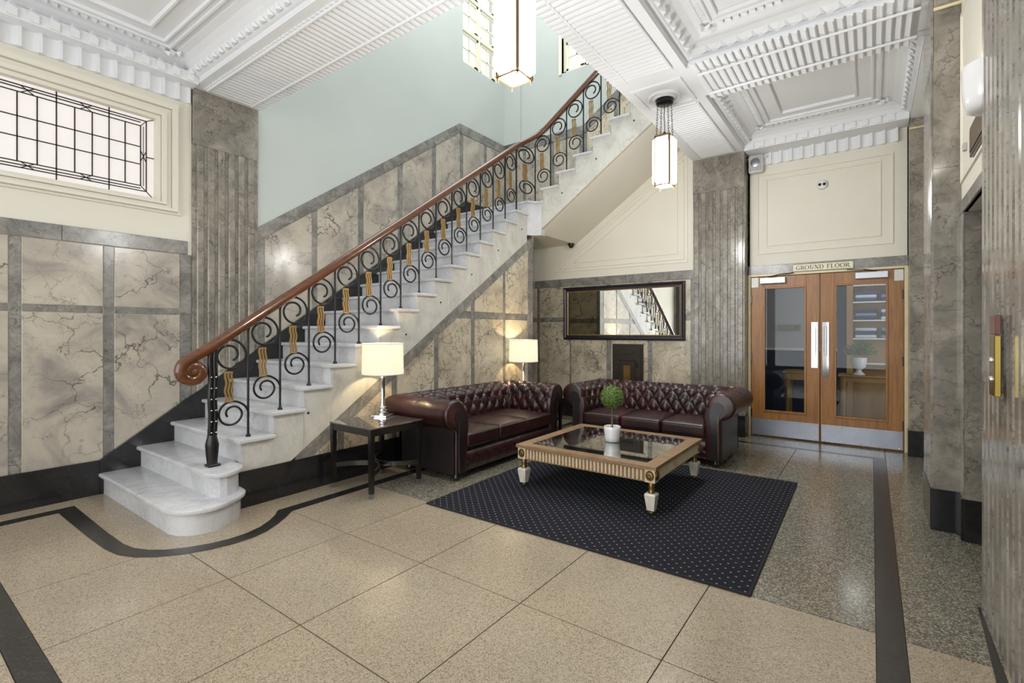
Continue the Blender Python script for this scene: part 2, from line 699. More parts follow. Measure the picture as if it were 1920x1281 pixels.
for i in range(8):
    for j in range(5):
        slab(xs[i], xs[i + 1], ys[j], ys[j + 1], M['terrazzo_beige'] if i < 3 else M['terrazzo_grey'])
slab(xs[0], xs[1], 3.66, 4.40, M['terrazzo_beige'])
slab(xs[0], xs[1], 4.40, 5.05, M['terrazzo_beige'])
for x0, x1 in ((-2.4, -1.7), (-1.7, -1.044), (-1.044, -.269), (-.269, .40)):
    for y0, y1 in ((-.124, .72), (.72, 1.458), (1.458, 2.196), (2.196, 2.934), (2.934, 3.672), (3.672, 4.41), (4.41, 5.05)):
        slab(x0, x1, y0, y1, M['terrazzo_beige'])
slab(-2.4, 2.831, -.5, -.124, M['terrazzo_beige'], 'border_slab')
slab(2.831, 7.3, -.5, -.124, M['terrazzo_grey'], 'border_slab')
slab(6.78, 7.45, -.124, 1.6, M['terrazzo_grey'], 'border_slab')
slab(6.78, 7.13, 1.6, 5.38, M['terrazzo_grey'], 'border_slab')
slab(2.831, 6.78, 3.74, 5.38, M['terrazzo_beige'], 'border_slab')
slab(-2.4, 1.281, 5.155, 5.38, M['terrazzo_beige'], 'border_slab')
b = MB()
b.box(3.4, 4.43, -1.0, -.5, -.02, 0)
b.build('border_slab', M['terrazzo_grey'], floor)
# curved apron round the bottom step
out_c = [(1.083, 5.155), (1.075, 4.3), (1.08, 3.97), (1.10, 3.84), (1.145, 3.735), (1.21, 3.65), (1.31, 3.575), (1.42, 3.52), (1.535, 3.492), (1.65, 3.495), (1.755, 3.53), (1.85, 3.59), (1.93, 3.66), (2.0, 3.745)]
in_c = [(.965, 5.05), (.972, 4.3), (.98, 3.99), (.997, 3.83), (1.03, 3.72), (1.10, 3.61), (1.19, 3.52), (1.30, 3.45), (1.43, 3.395), (1.56, 3.375), (1.67, 3.385), (1.77, 3.42), (1.87, 3.485), (1.97, 3.56), (2.06, 3.64)]
ap = MB()
ap.prism(out_c + [(2.831, 3.745), (2.831, 5.38), (1.083, 5.38)], 'z', -.02, .001)
ap.build('border_slab', M['terrazzo_beige'], floor)


def strip(poly):
    q = MB()
    q.prism(poly, 'z', -.02, .002)
    return q.build('border_strip', M['terrazzo_black'], floor)


# strip in facets: quads between the two curves
st = MB()
nn = len(out_c)
ic = in_c[:]
vs = []
for k in range(nn):
    t = k / (nn - 1) * (len(ic) - 1)
    a = int(min(t, len(ic) - 2))
    f = t - a
    q = (ic[a][0] * (1 - f) + ic[a + 1][0] * f, ic[a][1] * (1 - f) + ic[a + 1][1] * f)
    vs += [(out_c[k][0], out_c[k][1], .002), (q[0], q[1], .002)]
st.add(vs, [(2 * k, 2 * k + 1, 2 * k + 3, 2 * k + 2) for k in range(nn - 1)])
st.build('border_strip', M['terrazzo_black'], floor)
strip([(-2.4, 5.05), (.966, 5.05), (1.083, 5.155), (-2.4, 5.155)])
strip([(2.06, 3.64), (6.70, 3.64), (6.78, 3.745), (2.0, 3.745)])
strip([(6.704, -.018), (6.78, -.124), (6.78, 3.745), (6.704, 3.64)])
strip([(-2.4, -.124), (6.78, -.124), (6.704, -.018), (-2.4, -.018)])
strip([(.40, -.018), (.506, -.018), (.506, 5.05), (.40, 5.05)])
strip([(1.6, -.43), (3.40, -.445), (3.40, -.435), (1.6, -.345)])

# ------------------------------------------------------------------ ceiling slab, beams, coffers
cb = MB()
cb.box(-2.4, 2.3, -.7, 5.6, ZC, ZC + .2)
cb.box(2.3, 7.45, -.7, 1.7, ZC, ZC + .2)
ceiling = tag(cb.build('ceiling', M['plaster_white']), 'white plaster coffered ceiling with deep beams and zigzag cornices', 'ceiling', kind='structure')

beamL = MB()
beamL.box(2.01, 2.64, -.5, YL, ZS, 4.9)
beamL = beamL.build('beam', M['plaster_white'], ceiling)
beamR = MB()
beamR.box(-2.4, XB, 1.355, 2.02, ZS, 4.9)
beamR = beamR.build('beam', M['plaster_white'], ceiling)
beamX = MB()
beamX.box(4.52, 5.15, YR, 1.355, ZS, 4.3)
beamX = beamX.build('beam', M['plaster_white'], ceiling)
beamE = MB()
beamE.box(2.64, 7.29, YR, -.35, ZS, 4.2)
beamE = beamE.build('beam', M['plaster_white'], ceiling)

# ribs across the soffits
sec = [(-.027, 0), (-.027, .004), (-.016, .013), (0, .016), (.016, .013), (.027, .004), (.027, 0)]
rib = MB()
rib.prism([(a, -h) for a, h in sec], 'y', -.5, .5)
rib_m = rib.mesh('rib', M['plaster_white'], 40)
for k in range(24):
    x = 3.0 + .0605 * k
    place('rib', rib_m, beamR, (x, 1.742, ZS), scale=(1, .556, 1))
for k in range(14):
    x = 2.08 + .0605 * k
    place('rib', rib_m, beamR, (x, 1.742, ZS), scale=(1, .556, 1)) if x > 2.66 else None
for k in range(29):
    place('rib', rib_m, beamR, (5.24 + .0605 * k, 1.68, ZS), scale=(1, .43, 1))
for k in range(54):
    y = 5.27 - .0605 * k
    if y > 2.05:
        place('rib', rib_m, beamL, (2.36, y, ZS), rot=(0, 0, PI / 2), scale=(1, .56, 1))
bd = MB()
bd.tube([(0, 0, 0), (1, 0, 0)], .011, 8)
bead_m = bd.mesh('bead', M['plaster_white'], 50)
for y in (1.455, 1.89):
    place('bead', bead_m, beamR, (2.66, y, ZS - .012), scale=(1.76, 1, 1))
    place('bead', bead_m, beamR, (5.24, y, ZS - .012), scale=(1.71, 1, 1))
for x in (2.108, 2.533):
    place('bead', bead_m, beamL, (x, 2.05, ZS - .014), rot=(0, 0, PI / 2), scale=(3.22, 1.2, 1.2))
# square panel and rosette at the far pendant
def frame_rect(b, x0, x1, y0, y1, w, z0, z1):
    b.box(x0, x1, y0, y0 + w, z0, z1)
    b.box(x0, x1, y1 - w, y1, z0, z1)
    b.box(x0, x0 + w, y0 + w, y1 - w, z0, z1)
    b.box(x1 - w, x1, y0 + w, y1 - w, z0, z1)


def rosette(cx, cy, par):
    q = MB()
    q.lathe([(.0, ZS + .005), (.165, ZS + .005), (.165, ZS - .012), (.15, ZS - .022), (.135, ZS - .012), (.12, ZS - .010), (.11, ZS - .022), (.095, ZS - .030), (.085, ZS - .022), (0.001, ZS - .02)], 40, cx, cy)
    q.build('ceiling_rosette', M['plaster_white'], par, 40)


q = MB()
frame_rect(q, 4.62, 5.15, 1.44, 1.94, .03, ZS - .018, ZS + .002)
q.build('soffit_panel_moulding', M['plaster_white'], beamR)
rosette(4.94, 1.70, beamR)
q = MB()
frame_rect(q, 2.06, 2.59, 1.44, 1.94, .03, ZS - .018, ZS + .002)
q.build('soffit_panel_moulding', M['plaster_white'], beamR)
rosette(2.325, 1.69, beamR)

# fluted soffit of the cross beam: concave slats, each its own piece
fl = MB()
prof = [(-.030, 0), (-.030, .022), (-.022, .026), (-.012, .018), (.004, .013), (.018, .008), (.030, .006), (.030, 0)]
fl.prism([(a, -h) for a, h in prof], 'x', -.5, .5)
fl_m = fl.mesh('soffit_flute', M['plaster_white'], 30)
for k in range(26):
    place('soffit_flute', fl_m, beamX, (4.835, 1.29 - .0605 * k, ZS), scale=(.76, 1, 1))
for x in (4.625, 5.05):
    place('bead', bead_m, beamX, (x, -.29, ZS - .036), rot=(0, 0, PI / 2), scale=(1.58, 1.1, 1.1))

# coffers: a mitred moulding ring in each bay
RING = [(0, ZS + .001), (0, 3.845), (.03, 3.85), (.05, 3.865), (.075, 3.90), (.11, 3.93), (.16, 3.955), (.215, 3.965), (.22, 3.972), (.262, 3.972), (.268, 3.955), (.285, 3.955), (.29, 3.975), (.325, 3.975), (.33, 3.96), (.345, 3.96), (.35, 3.985), (.47, 3.985), (.476, 3.968), (.492, 3.968), (.497, ZC)]
bays = [(-2.4, 2.01, 2.02, YL), (-2.4, 2.01, -.5, 1.355), (2.64, 4.52, -.35, 1.355), (5.15, 7.03, -.35, 1.355)]
tooth = MB()
tooth.add([(-.042, 0, 0), (.042, 0, 0), (.006, .030, .068), (.012, .0, .022), (-.010, .034, .0)], [(0, 1, 3), (0, 3, 2), (1, 2, 3), (0, 2, 4), (1, 4, 2), (0, 4, 1)])
tooth_m = tooth.mesh('cornice_tooth', M['plaster_white'])
den = MB()
den.prism([(-.027, 0), (-.027, -.022), (-.010, -.016), (.012, -.008), (.027, -.003), (.027, 0)], 'y', -.022, .022)
den_m = den.mesh('coffer_dentil', M['plaster_white'])
fan = MB()
for s in (-1, 0, 1):
    a = s * .75
    d = Vector((math.sin(a), math.cos(a), 0))
    pr = Vector((d.y, -d.x, 0))
    fan.add([(0, 0, 0), tuple(d * .06 + pr * .03), tuple(d * .115), tuple(d * .06 - pr * .03), tuple(d * .065 + Vector((0, 0, -.035)))], [(0, 1, 4), (1, 2, 4), (2, 3, 4), (3, 0, 4), (0, 3, 2, 1)])
fan_m = fan.mesh('corner_leaf_ornament', M['plaster_white'])
for bi, (x0, x1, y0, y1) in enumerate(bays):
    r = MB()
    vs = []
    for d, z in RING:
        d += .003
        vs += [(x0 + d, y0 + d, z), (x1 - d, y0 + d, z), (x1 - d, y1 - d, z), (x0 + d, y1 - d, z)]
    fs = [(4 * i + k, 4 * i + (k + 1) % 4, 4 * i + 4 + (k + 1) % 4, 4 * i + 4 + k) for i in range(len(RING) - 1) for k in range(4)]
    r.add(vs, fs)
    ring = r.build('coffer_moulding', M['plaster_white'], ceiling)
    # teeth along the cove, with the deeper ledge on the walls
    sides = [((x0, y0), (1, 0), x1 - x0, 0), ((x1, y0), (0, 1), y1 - y0, PI / 2), ((x1, y1), (-1, 0), x1 - x0, PI), ((x0, y1), (0, -1), y1 - y0, -PI / 2)]
    for si, (o, d, ln, rz) in enumerate(sides):
        if bi == 1:
            continue
        if bi == 0 and si in (0, 3):
            continue
        wall_side = (bi == 0 and si == 2) or (bi == 3 and si == 1)
        inx, iny = -d[1], d[0]
        off = .055
        nt = int((ln - .2) / PITCH)
        st0 = (ln - nt * PITCH) / 2 + PITCH / 2
        for k in range(nt):
            t = st0 + PITCH * k
            x, y = o[0] + d[0] * t + inx * off, o[1] + d[1] * t + iny * off
            if x < .3:
                continue
            if not wall_side:
                place('cornice_tooth', tooth_m, ring, (x, y, 3.845), rot=(0, 0, rz))
    # dentil band on two sides of the coffer
    for si in ((2,) if bi == 0 else ((1,) if bi in (2, 3) else ())):
        o, d, ln, rz = sides[si]
        inx, iny = -d[1], d[0]
        n = int((ln - .62) / .06)
        for k in range(n):
            t = .31 + .06 * k + .03
            x, y = o[0] + d[0] * t + inx * .241, o[1] + d[1] * t + iny * .241
            if x < .3:
                continue
            place('coffer_dentil', den_m, ring, (x, y, 3.968), rot=(0, 0, rz))
    for cx, cy, a in ((x1 - .2, y1 - .2, PI * .75), (x1 - .2, y0 + .2, PI * .25), (x0 + .2, y1 - .2, -PI * .75 + PI * 0), (x0 + .2, y0 + .2, -PI * .25)):
        if cx > .5 and bi != 1:
            place('corner_leaf_ornament', fan_m, ring, (cx, cy, 3.955), rot=(0, 0, a))
    if bi in (2, 3):
        # fine reeding on the flat beside the long beam
        rd = MB()
        n = int((x1 - x0 - .6) / .024)
        for k in range(n):
            xx = x0 + .3 + .024 * k
            rd.box(xx, xx + .012, y1 - .262, y1 - .224, 3.966, 3.974)
        rd.build('reeding', M['plaster_white'], ring, kind='stuff')

# wall cornice: ledge, blocks, teeth, fluted frieze
def wall_cornice(p0, d, ln, depth, par, rz, zb=3.62, skip=None):
    """p0 start on the wall face, d unit direction, inward = left of d"""
    inx, iny = -d[1], d[0]

    def P(t, u):
        return (p0[0] + d[0] * t + inx * u, p0[1] + d[1] * t + iny * u)
    q = MB()
    a, bb, c2, e = P(0, 0), P(ln, 0), P(ln, depth), P(0, depth)
    q.prism([a, bb, c2, e], 'z', 3.775, 3.87)
    ledge = q.build('cornice_ledge', M['plaster_white'], par)
    fin = MB()
    fin.box(-.011, .011, 0, .055, zb, 3.775)
    fin_m = fin.mesh('frieze_fin', M['plaster_white'])
    pan = MB()
    pp = [(-.049 + .098 * k / 6, .012 + .022 * (2 * k / 6 - 1) ** 2) for k in range(7)]
    pan.prism([(-.049, 0)] + pp + [(.049, 0)], 'z', zb + .006, 3.775)
    pan_m = pan.mesh('frieze_flute', M['plaster_white'], 40)
    blk = MB()
    blk.box(-.030, .030, 0, .018, 3.785, 3.84)
    blk_m = blk.mesh('cornice_block', M['plaster_white'])
    n = int(ln / PITCH)
    for k in range(n + 1):
        t = ln - PITCH * k - .03
        if t < .02:
            continue
        x, y = P(t, 0)
        if x < .45:
            continue
        place('frieze_fin', fin_m, par, (x, y, 0), rot=(0, 0, rz))
        if t > PITCH:
            x2, y2 = P(t - PITCH / 2, 0)
            place('frieze_flute', pan_m, par, (x2, y2, 0), rot=(0, 0, rz))
            x3, y3 = P(t - PITCH / 2, depth)
            place('cornice_block', blk_m, ledge, (x3, y3, 0), rot=(0, 0, rz))
            x4, y4 = P(t - PITCH / 2, depth + .018)
            place('cornice_tooth', tooth_m, ledge, (x4, y4, 3.84), rot=(0, 0, rz), scale=(1, -1.0, 1))


# ------------------------------------------------------------------ left wall with the leaded window
WX0, WX1, WZ0, WZ1 = -.06, 1.711, 2.637, 3.387
w = MB()
w.box(-2.4, 2.01, YL, YL + .2, 0, WZ0)
w.box(-2.4, 2.01, YL, YL + .2, WZ1, ZC + .1)
w.box(-2.4, WX0, YL, YL + .2, WZ0, WZ1)
w.box(WX1, 2.01, YL, YL + .2, WZ0, WZ1)
wall_left = tag(w.build('wall_left', M['plaster_cream']), 'side wall with veined marble dado below and cream plaster around the leaded window', 'wall', kind='structure')
wall_cornice((2.005, YL), (-1, 0), 1.6, .165, ceiling, PI)
PR = .006


def wl_box(name, m, x0, x1, z0, z1, pr=PR, par=None, y=YL, c=.003):
    q = MB()
    q.box(x0 + .0012, x1 - .0012, y - pr, y + .02, z0 + .0012, z1 - .0012, c)
    return q.build(name, m, par or wall_left)


for x0, x1 in ((-.6, .16), (.16, 1.05), (1.05, 1.97)):
    wl_box('marble_band', M['marble_band'], x0, x1, 2.15, 2.28, .014)
VS = [(-.42, -.345), (.16, .235), (.74, .813), (1.32, 1.397), (1.904, 2.005)]
for x0, x1 in VS:
    wl_box('marble_strip', M['marble_band'], x0, x1, .2, 2.15, .004)
for (a0, a1), (b0, b1) in zip(VS[:-1], VS[1:]):
    wl_box('marble_panel', M['marble_panel'], a1, b0, 1.62, 2.148, .008)
    wl_box('marble_band', M['marble_band'], a1, b0, 1.558, 1.62, .004)
    wl_box('marble_panel', M['marble_panel'], a1, b0, .2, 1.558, .008)
# window surround, stepped cream mouldings
win = thing('window_1', 'wide leaded obscure glass window in a stepped cream frame above the marble dado', 'window', kind='structure')
for k, (d0, d1, pr) in enumerate(((-.004, .035, .02), (.035, .075, .05), (.075, .115, .03), (.115, .165, .06), (.165, .20, .022))):
    q = MB()
    x0, x1, z0, z1 = WX0 - d0, WX1 + d0, WZ0 - d0 * .62, WZ1 + d0
    X0, X1, Z0, Z1 = WX0 - d1, WX1 + d1, WZ0 - d1 * .62, WZ1 + d1
    o4 = [(X0, Z0), (X1, Z0), (X1, Z1), (X0, Z1)]
    i4 = [(x0, z0), (x1, z0), (x1, z1), (x0, z1)]
    vs = [(x, YL, z) for x, z in o4] + [(x, YL - pr, z) for x, z in [(X0 + .004, Z0 + .004), (X1 - .004, Z0 + .004), (X1 - .004, Z1 - .004), (X0 + .004, Z1 - .004)]]
    vs += [(x, YL - pr, z) for x, z in i4] + [(x, YL + .06, z) for x, z in i4]
    fs = []
    for r_ in range(3):
        for j in range(4):
            fs.append((r_ * 4 + j, r_ * 4 + (j + 1) % 4, r_ * 4 + 4 + (j + 1) % 4, r_ * 4 + 4 + j))
    q.add(vs, fs)
    q.build('window_frame', M['plaster_cream'], win)
YG = YL + .05
cols = [1.604 - .1155 * k for k in range(14)]
edges_x = sorted([WX0] + [c for c in cols if c > WX0 + .1] + [1.648, WX1])
rows_z = [WZ0, 2.70, 2.747, 2.943, 3.104, 3.297, 3.352, WZ1]
g = MB()
g.box(WX0, WX1, YG, YG + .006, WZ0, WZ1)
g.build('glazing', M['leaded_glass'], win)
cx0 = edges_x[1]


def came(x0, z0, x1, z1, w_=.008):
    q = MB()
    dx, dz = x1 - x0, z1 - z0
    L_ = math.hypot(dx, dz)
    nx, nz = -dz / L_ * w_ / 2, dx / L_ * w_ / 2
    q.prism([(x0 + nx, z0 + nz), (x1 + nx, z1 + nz), (x1 - nx, z1 - nz), (x0 - nx, z0 - nz)], 'y', YG - .006, YG + .002)
    q.build('lead_came', M['lead'], win)


for k, x in enumerate(cols):
    if x < WX0 + .12:
        break
    lg = k in (2, 5, 8, 11)
    came(x, WZ0 if lg else 2.747, x, WZ1 if lg else 3.297)
for z in (2.943, 3.104):
    came(WX0 + .06, z, 1.604, z)
for z in (2.70, 2.722, 2.747, 3.297, 3.33, 3.352):
    came(WX0 + .06, z, 1.648 if z < 2.71 or z > 3.35 else 1.604, z)
came(1.648, 2.70, 1.648, 3.352)
came(1.626, 2.747, 1.626, 3.297, .004)
came(1.648, 3.02, WX1, 3.02)
came(1.604, 2.747, 1.648, 2.70, .006)
came(1.604, 3.297, 1.648, 3.352, .006)
came(1.648, 2.70, WX1, WZ0, .006)
came(1.648, 3.352, WX1, WZ1, .006)
for xm in (.14, .50, .855, 1.215):
    for zb_, zt_ in ((2.70, 2.747), (3.297, 3.352)):
        came(xm - .04, zb_, xm + .04, zt_, .006)
        came(xm - .04, zt_, xm + .04, zb_, .006)
for s in (-1, 1):
    came(1.604, 3.02 - s * .05, 1.648, 3.02 + s * .05, .006)


# ------------------------------------------------------------------ pilasters
def reed_mesh(w_, pr, z0, z1, m):
    q = MB()
    q.prism([(-w_ / 2, 0), (-w_ / 2, -pr * .5), (-w_ * .36, -pr), (w_ * .36, -pr), (w_ / 2, -pr * .5), (w_ / 2, 0)], 'z', z0, z1)
    return q.mesh('reed', m)


pil = MB()
pil.box(2.005, 2.64, YL - .02, YL + .1, 0, ZS)
pil = pil.build('pilaster', M['marble_pilaster'], wall_left)
rm = reed_mesh(.066, .016, .2, 3.24, M['marble_pilaster'])
for k in range(6):
    place('reed', rm, pil, (2.075 + .0985 * k, YL - .02, 0))
q = MB()
q.box(2.005, 2.64, YL - .036, YL, 3.24, ZS - .001, .006)
q.build('capital_block', M['marble_pilaster'], pil)

# ------------------------------------------------------------------ stair wall (pale green plaster) with its dado
w = MB()
X0, X1, Z0, Z1 = 5.966, 6.95, 5.82, 7.6
w.box(2.64, X0, YL, YL + .25, 0, 8.4)
w.box(X1, 7.4, YL, YL + .25, 0, 8.4)
w.box(X0, X1, YL, YL + .25, 0, Z0)
w.box(X0, X1, YL, YL + .25, Z1, 8.4)
wall_stair = tag(w.build('wall_stair', M['plaster_blue']), 'tall pale green plaster wall rising beside the stair above a sloping marble dado', 'wall', kind='structure')
SV = [(2.645, 2.72), (3.283, 3.352), (3.936, 4.019), (4.593, 4.681), (5.256, 5.346), (5.885, 5.965), (6.498, 6.57), (7.06, 7.13)]


def quad_panel(name, m, x0, x1, zb, zt, pr, par, y=YL):
    """a slab on a y-plane with sloping top: zb/zt are functions of x"""
    e = .0015
    xs_ = [x0 + e, x1 - e]
    if x0 < 5.873 < x1:
        xs_ = [x0 + e, 5.873, x1 - e]
    poly = [(x, zb(x)) for x in xs_] + [(x, zt(x) - e) for x in reversed(xs_)]
    q = MB()
    q.prism(poly, 'y', y - pr, y + .02)
    return q.build(name, m, par)


for (a0, a1), (b0, b1) in zip(SV[:-1], SV[1:]):
    quad_panel('marble_panel', M['marble_panel'], a1, b0, lambda x: skirt_z(x) - .1, lambda x: dado_z(x) - .155, .008, wall_stair)
for a0, a1 in SV:
    quad_panel('marble_strip', M['marble_band'], a0, a1, lambda x: skirt_z(x) - .1, lambda x: dado_z(x) - .15, .004, wall_stair)
for x0, x1 in ((2.642, 3.6), (3.6, 4.64), (4.64, 5.3), (5.3, 5.93), (5.93, 6.53), (6.53, 7.13)):
    quad_panel('marble_band', M['marble_band'], x0, x1, lambda x: dado_z(x) - .15, dado_z, .014, wall_stair)

# black skirting that climbs the stair
def skirting(name, poly, axis, a, b_, lab):
    q = MB()
    q.prism(poly, axis, a, b_)
    return tag(q.build(name, M['marble_black']), lab, 'skirting', kind='structure')


skirting('baseboard_left', [(-2.4, 0), (1.31, 0), (1.31, .293), (-2.4, .293)], 'y', YL - .03, YL, 'black marble skirting along the foot of the window wall')
skirting('baseboard_stair', [(1.31, .0), (5.99, 3.1), (7.13, 3.1), (7.13, 3.53), (5.99, 3.53), (1.29, .293), (1.29, 0)], 'y', YL - .042, YL, 'black marble skirting climbing the wall beside the stair treads')

# ------------------------------------------------------------------ back wall: cream under the flight, pale green above
def soffit_z(y):
    return 2.84 + .69 * (3.93 - y)


w = MB()
w.prism([(2.02, 0), (5.6, 0), (5.6, 3.0), (3.93, 3.0), (2.02, soffit_z(2.02) + .2)], 'x', XB, XB + .2)
wall_back = tag(w.build('wall_back', M['plaster_cream']), 'cream plaster back wall under the upper flight with a marble dado and the mirror', 'wall', kind='structure')
w = MB()
y0, y1, z0, z1 = 3.3, 4.2, 5.74, 7.4
w.prism([(2.02, soffit_z(2.02) + .2), (3.93, 3.0), (5.6, 3.0), (5.6, z0), (2.02, z0)], 'x', XB, XB + .22)
w.box(XB, XB + .22, 2.02, y0, z0, 8.4)
w.box(XB, XB + .22, y1, 5.6, z0, 8.4)
w.box(XB, XB + .22, y0, y1, z1, 8.4)
w.box(7.085, XB, 5.03, YL, 4.78, 8.4)
wall_landing = tag(w.build('wall_landing', M['plaster_blue']), 'pale green plaster wall behind the upper flight with a small casement window', 'wall', kind='structure')
w = MB()
w.box(2.5, 2.64, 2.02, 5.6, 4.9, 8.4)
wall_well = tag(w.build('wall_well', M['plaster_blue']), 'pale green wall over the beam that carries the stairwell', 'wall', kind='structure')
w = MB()
w.box(2.5, 7.35, 1.88, 2.02, 4.9, 8.4)
tag(w.build('wall_well_side', M['plaster_blue']), 'pale green wall over the long lantern beam', 'wall', kind='structure')

# dado of the landing wall
def wx(name, m, y0, y1, z0, z1, pr, par, x=XB, c=.003):
    q = MB()
    q.box(x - pr, x + .02, y0 + .0012, y1 - .0012, z0 + .0012, z1 - .0012, c)
    return q.build(name, m, par)


for a, b_ in ((5.0, 5.37), (4.42, 4.93), (3.86, 4.35)):
    wx('marble_panel', M['marble_panel'], a, b_, 3.2, 4.62, .008, wall_landing)
for a, b_ in ((4.93, 5.0), (4.35, 4.42), (3.79, 3.86)):
    wx('marble_strip', M['marble_band'], a, b_, 3.2, 4.62, .004, wall_landing)
wx('marble_band', M['marble_band'], 4.4, 5.375, 4.62, 4.772, .014, wall_landing)
wx('marble_band', M['marble_band'], 3.79, 4.4, 4.62, 4.772, .014, wall_landing)


def ldado(y):
    return 4.772 + .687 * (3.79 - y)


for a, b_ in ((3.25, 3.72), (2.71, 3.18), (2.1, 2.64)):
    q = MB()
    q.prism([(a, ldado(a) - 1.6), (b_, ldado(b_) - 1.6), (b_, ldado(b_) - .155), (a, ldado(a) - .155)], 'x', XB - .008, XB + .02)
    q.build('marble_panel', M['marble_panel_b'], wall_landing)
for a, b_ in ((3.72, 3.79), (3.18, 3.25), (2.64, 2.71)):
    q = MB()
    q.prism([(a, ldado(a) - 1.6), (b_, ldado(b_) - 1.6), (b_, ldado(b_) - .155), (a, ldado(a) - .155)], 'x', XB - .004, XB + .02)
    q.build('marble_strip', M['marble_band'], wall_landing)
for a, b_ in ((3.0, 3.79), (2.03, 3.0)):
    q = MB()
    q.prism([(a, ldado(a) - .15), (b_, ldado(b_) - .15), (b_, ldado(b_)), (a, ldado(a))], 'x', XB - .014, XB + .02)
    q.build('marble_band', M['marble_band'], wall_landing)

# upstairs casements
def casement(name, lab, P, w_, h, cols_, rows_):
    """P(u,v,d): u across, v up, d into the wall"""
    t = thing(name, lab, 'window', kind='structure')

    def bx(nm, m, u0, u1, v0, v1, d0, d1, par=t):
        q = MB()
        a, b2 = P(u0, v0, d0), P(u1, v1, d1)
        q.box(a[0], b2[0], a[1], b2[1], a[2], b2[2])
        return q.build(nm, m, par)
    fw = .05
    bx('window_frame', M['cream_paint_w'], 0, fw, 0, h, .06, .14)
    bx('window_frame', M['cream_paint_w'], w_ - fw, w_, 0, h, .06, .14)
    bx('window_frame', M['cream_paint_w'], 0, w_, 0, fw, .06, .14)
    bx('window_frame', M['cream_paint_w'], 0, w_, h - fw, h, .06, .14)
    sw = (w_ - fw) / cols_
    sh = (h - fw) / rows_
    for i in range(1, cols_):
        bx('mullion', M['cream_paint_w'], sw * i, sw * i + fw, 0, h, .06, .14)
    for j in range(1, rows_):
        bx('transom', M['cream_paint_w'], 0, w_, sh * j, sh * j + fw * 1.2, .055, .14)
    for i in range(cols_):
        for j in range(rows_):
            u0, u1, v0, v1 = sw * i + fw, sw * (i + 1), sh * j + fw * 1.2, sh * (j + 1)
            s_ = bx('sash', M['cream_paint_w'], u0, u0 + .035, v0, v1, .075, .115)
            for a in ((u1 - .035, u1, v0, v1), (u0, u1, v0, v0 + .035), (u0, u1, v1 - .035, v1)):
                bx('sash_rail', M['cream_paint_w'], *a, .075, .115, s_)
            bx('glazing_bar', M['cream_paint_w'], (u0 + u1) / 2 - .011, (u0 + u1) / 2 + .011, v0, v1, .08, .11, s_)
            bx('glazing_bar', M['cream_paint_w'], u0, u1, (v0 + v1) / 2 - .011, (v0 + v1) / 2 + .011, .08, .11, s_)
            bx('pane', M['glass_window'], u0 + .03, u1 - .03, v0 + .03, v1 - .03, .093, .097, s_)
            bx('window_stay', M['iron'], u1 - .10, u1 - .04, v0 + .012, v0 + .024, .05, .075, s_)
    return t


M['cream_paint_w'] = plain('cream_window_paint', (234, 228, 208), .45, var=.02)
casement('window_2', 'cream casement window of four small-paned sashes high on the stair wall', lambda u, v, d: (5.966 + u, YL + d, 5.82 + v), .984, 1.78, 2, 3)
casement('window_3', 'small cream casement window high on the landing wall beside the beam', lambda u, v, d: (XB + d, 4.2 - u, 5.74 + v), .9, 1.66, 2, 3)
q = MB()
q.box(XB - .02, XB + .06, 4.2, 4.25, 5.72, 7.4)
q.build('window_architrave', M['cream_paint_w'], wall_landing)

# ------------------------------------------------------------------ mirror wall dado
for y0, y1 in ((2.02, 3.05), (3.05, 4.0), (4.0, 4.75), (4.75, 5.38)):
    wx('marble_band', M['marble_band'], y0, y1, 2.15, 2.28, .014, wall_back)
ymv = [(2.03, 2.075), (2.64, 2.71), (3.30, 3.385), (4.02, 4.05), (4.64, 4.70), (5.3, 5.38)]
for y0, y1 in ymv:
    wx('marble_strip', M['marble_band'], y0, y1, .28, 2.15, .004, wall_back)
for (a0, a1), (b0, b1) in zip(ymv[:-1], ymv[1:]):
    wx('marble_panel', M['marble_panel_b'], a1, b0, 1.64, 2.15, .008, wall_back)
    wx('marble_band', M['marble_band'], a1, b0, 1.56, 1.64, .004, wall_back)
    wx('marble_panel', M['marble_panel_b'], a1, b0, .28, 1.56, .008, wall_back)
skirting('baseboard_back', [(2.02, 0), (5.38, 0), (5.38, .285), (2.02, .285)], 'x', XB - .03, XB, 'black marble skirting under the mirror wall')
# applied mouldings on the cream plaster below the flight
def mould(poly, inset):
    path = [(XB - .006, y, z) for y, z in poly]
    q = MB()
    q.sweep(path, [(-.007, -.007), (.007, -.007), (.007, .007), (-.007, .007)], up=(1, 0, 0), closed=True)
    q.build('panel_moulding', M['plaster_cream'], wall_back)


for d in (0.0, .05, .14):
    yr = 2.123 + d
    zb_ = 2.40 + d * .95
    k = .12 + d * 1.2
    yl = 3.93 - (zb_ - 2.84 + k) / .69 if zb_ + k > 2.84 else 4.73 - d
    mould([(yr, zb_), (min(4.6 - d, 3.93 + (2.84 - zb_ - k) / .69), zb_), (yr, soffit_z(yr) - k)], d)

# pilaster by the doors
pil2 = MB()
pil2.box(7.045, 7.32, 1.355, 2.02, 0, ZS)
pil2 = pil2.build('pilaster', M['marble_pilaster'], wall_back)
q = MB()
q.prism([(-.033, 0), (-.033, .008), (-.024, .016), (.024, .016), (.033, .008), (.033, 0)], 'z', .285, 3.32)
rm2 = q.mesh('reed', M['marble_pilaster'])
for k in range(7):
    place('reed', rm2, pil2, (7.045, 1.405 + .0945 * k, 0), rot=(0, 0, PI / 2))
q = MB()
q.box(7.03, 7.06, 1.355, 2.02, 3.32, ZS - .001, .006)
q.build('capital_block', M['marble_pilaster'], pil2)
q = MB()
q.box(7.015, 7.31, 1.34, 2.03, 0, .285, .004)
q.build('plinth', M['marble_black'], pil2)

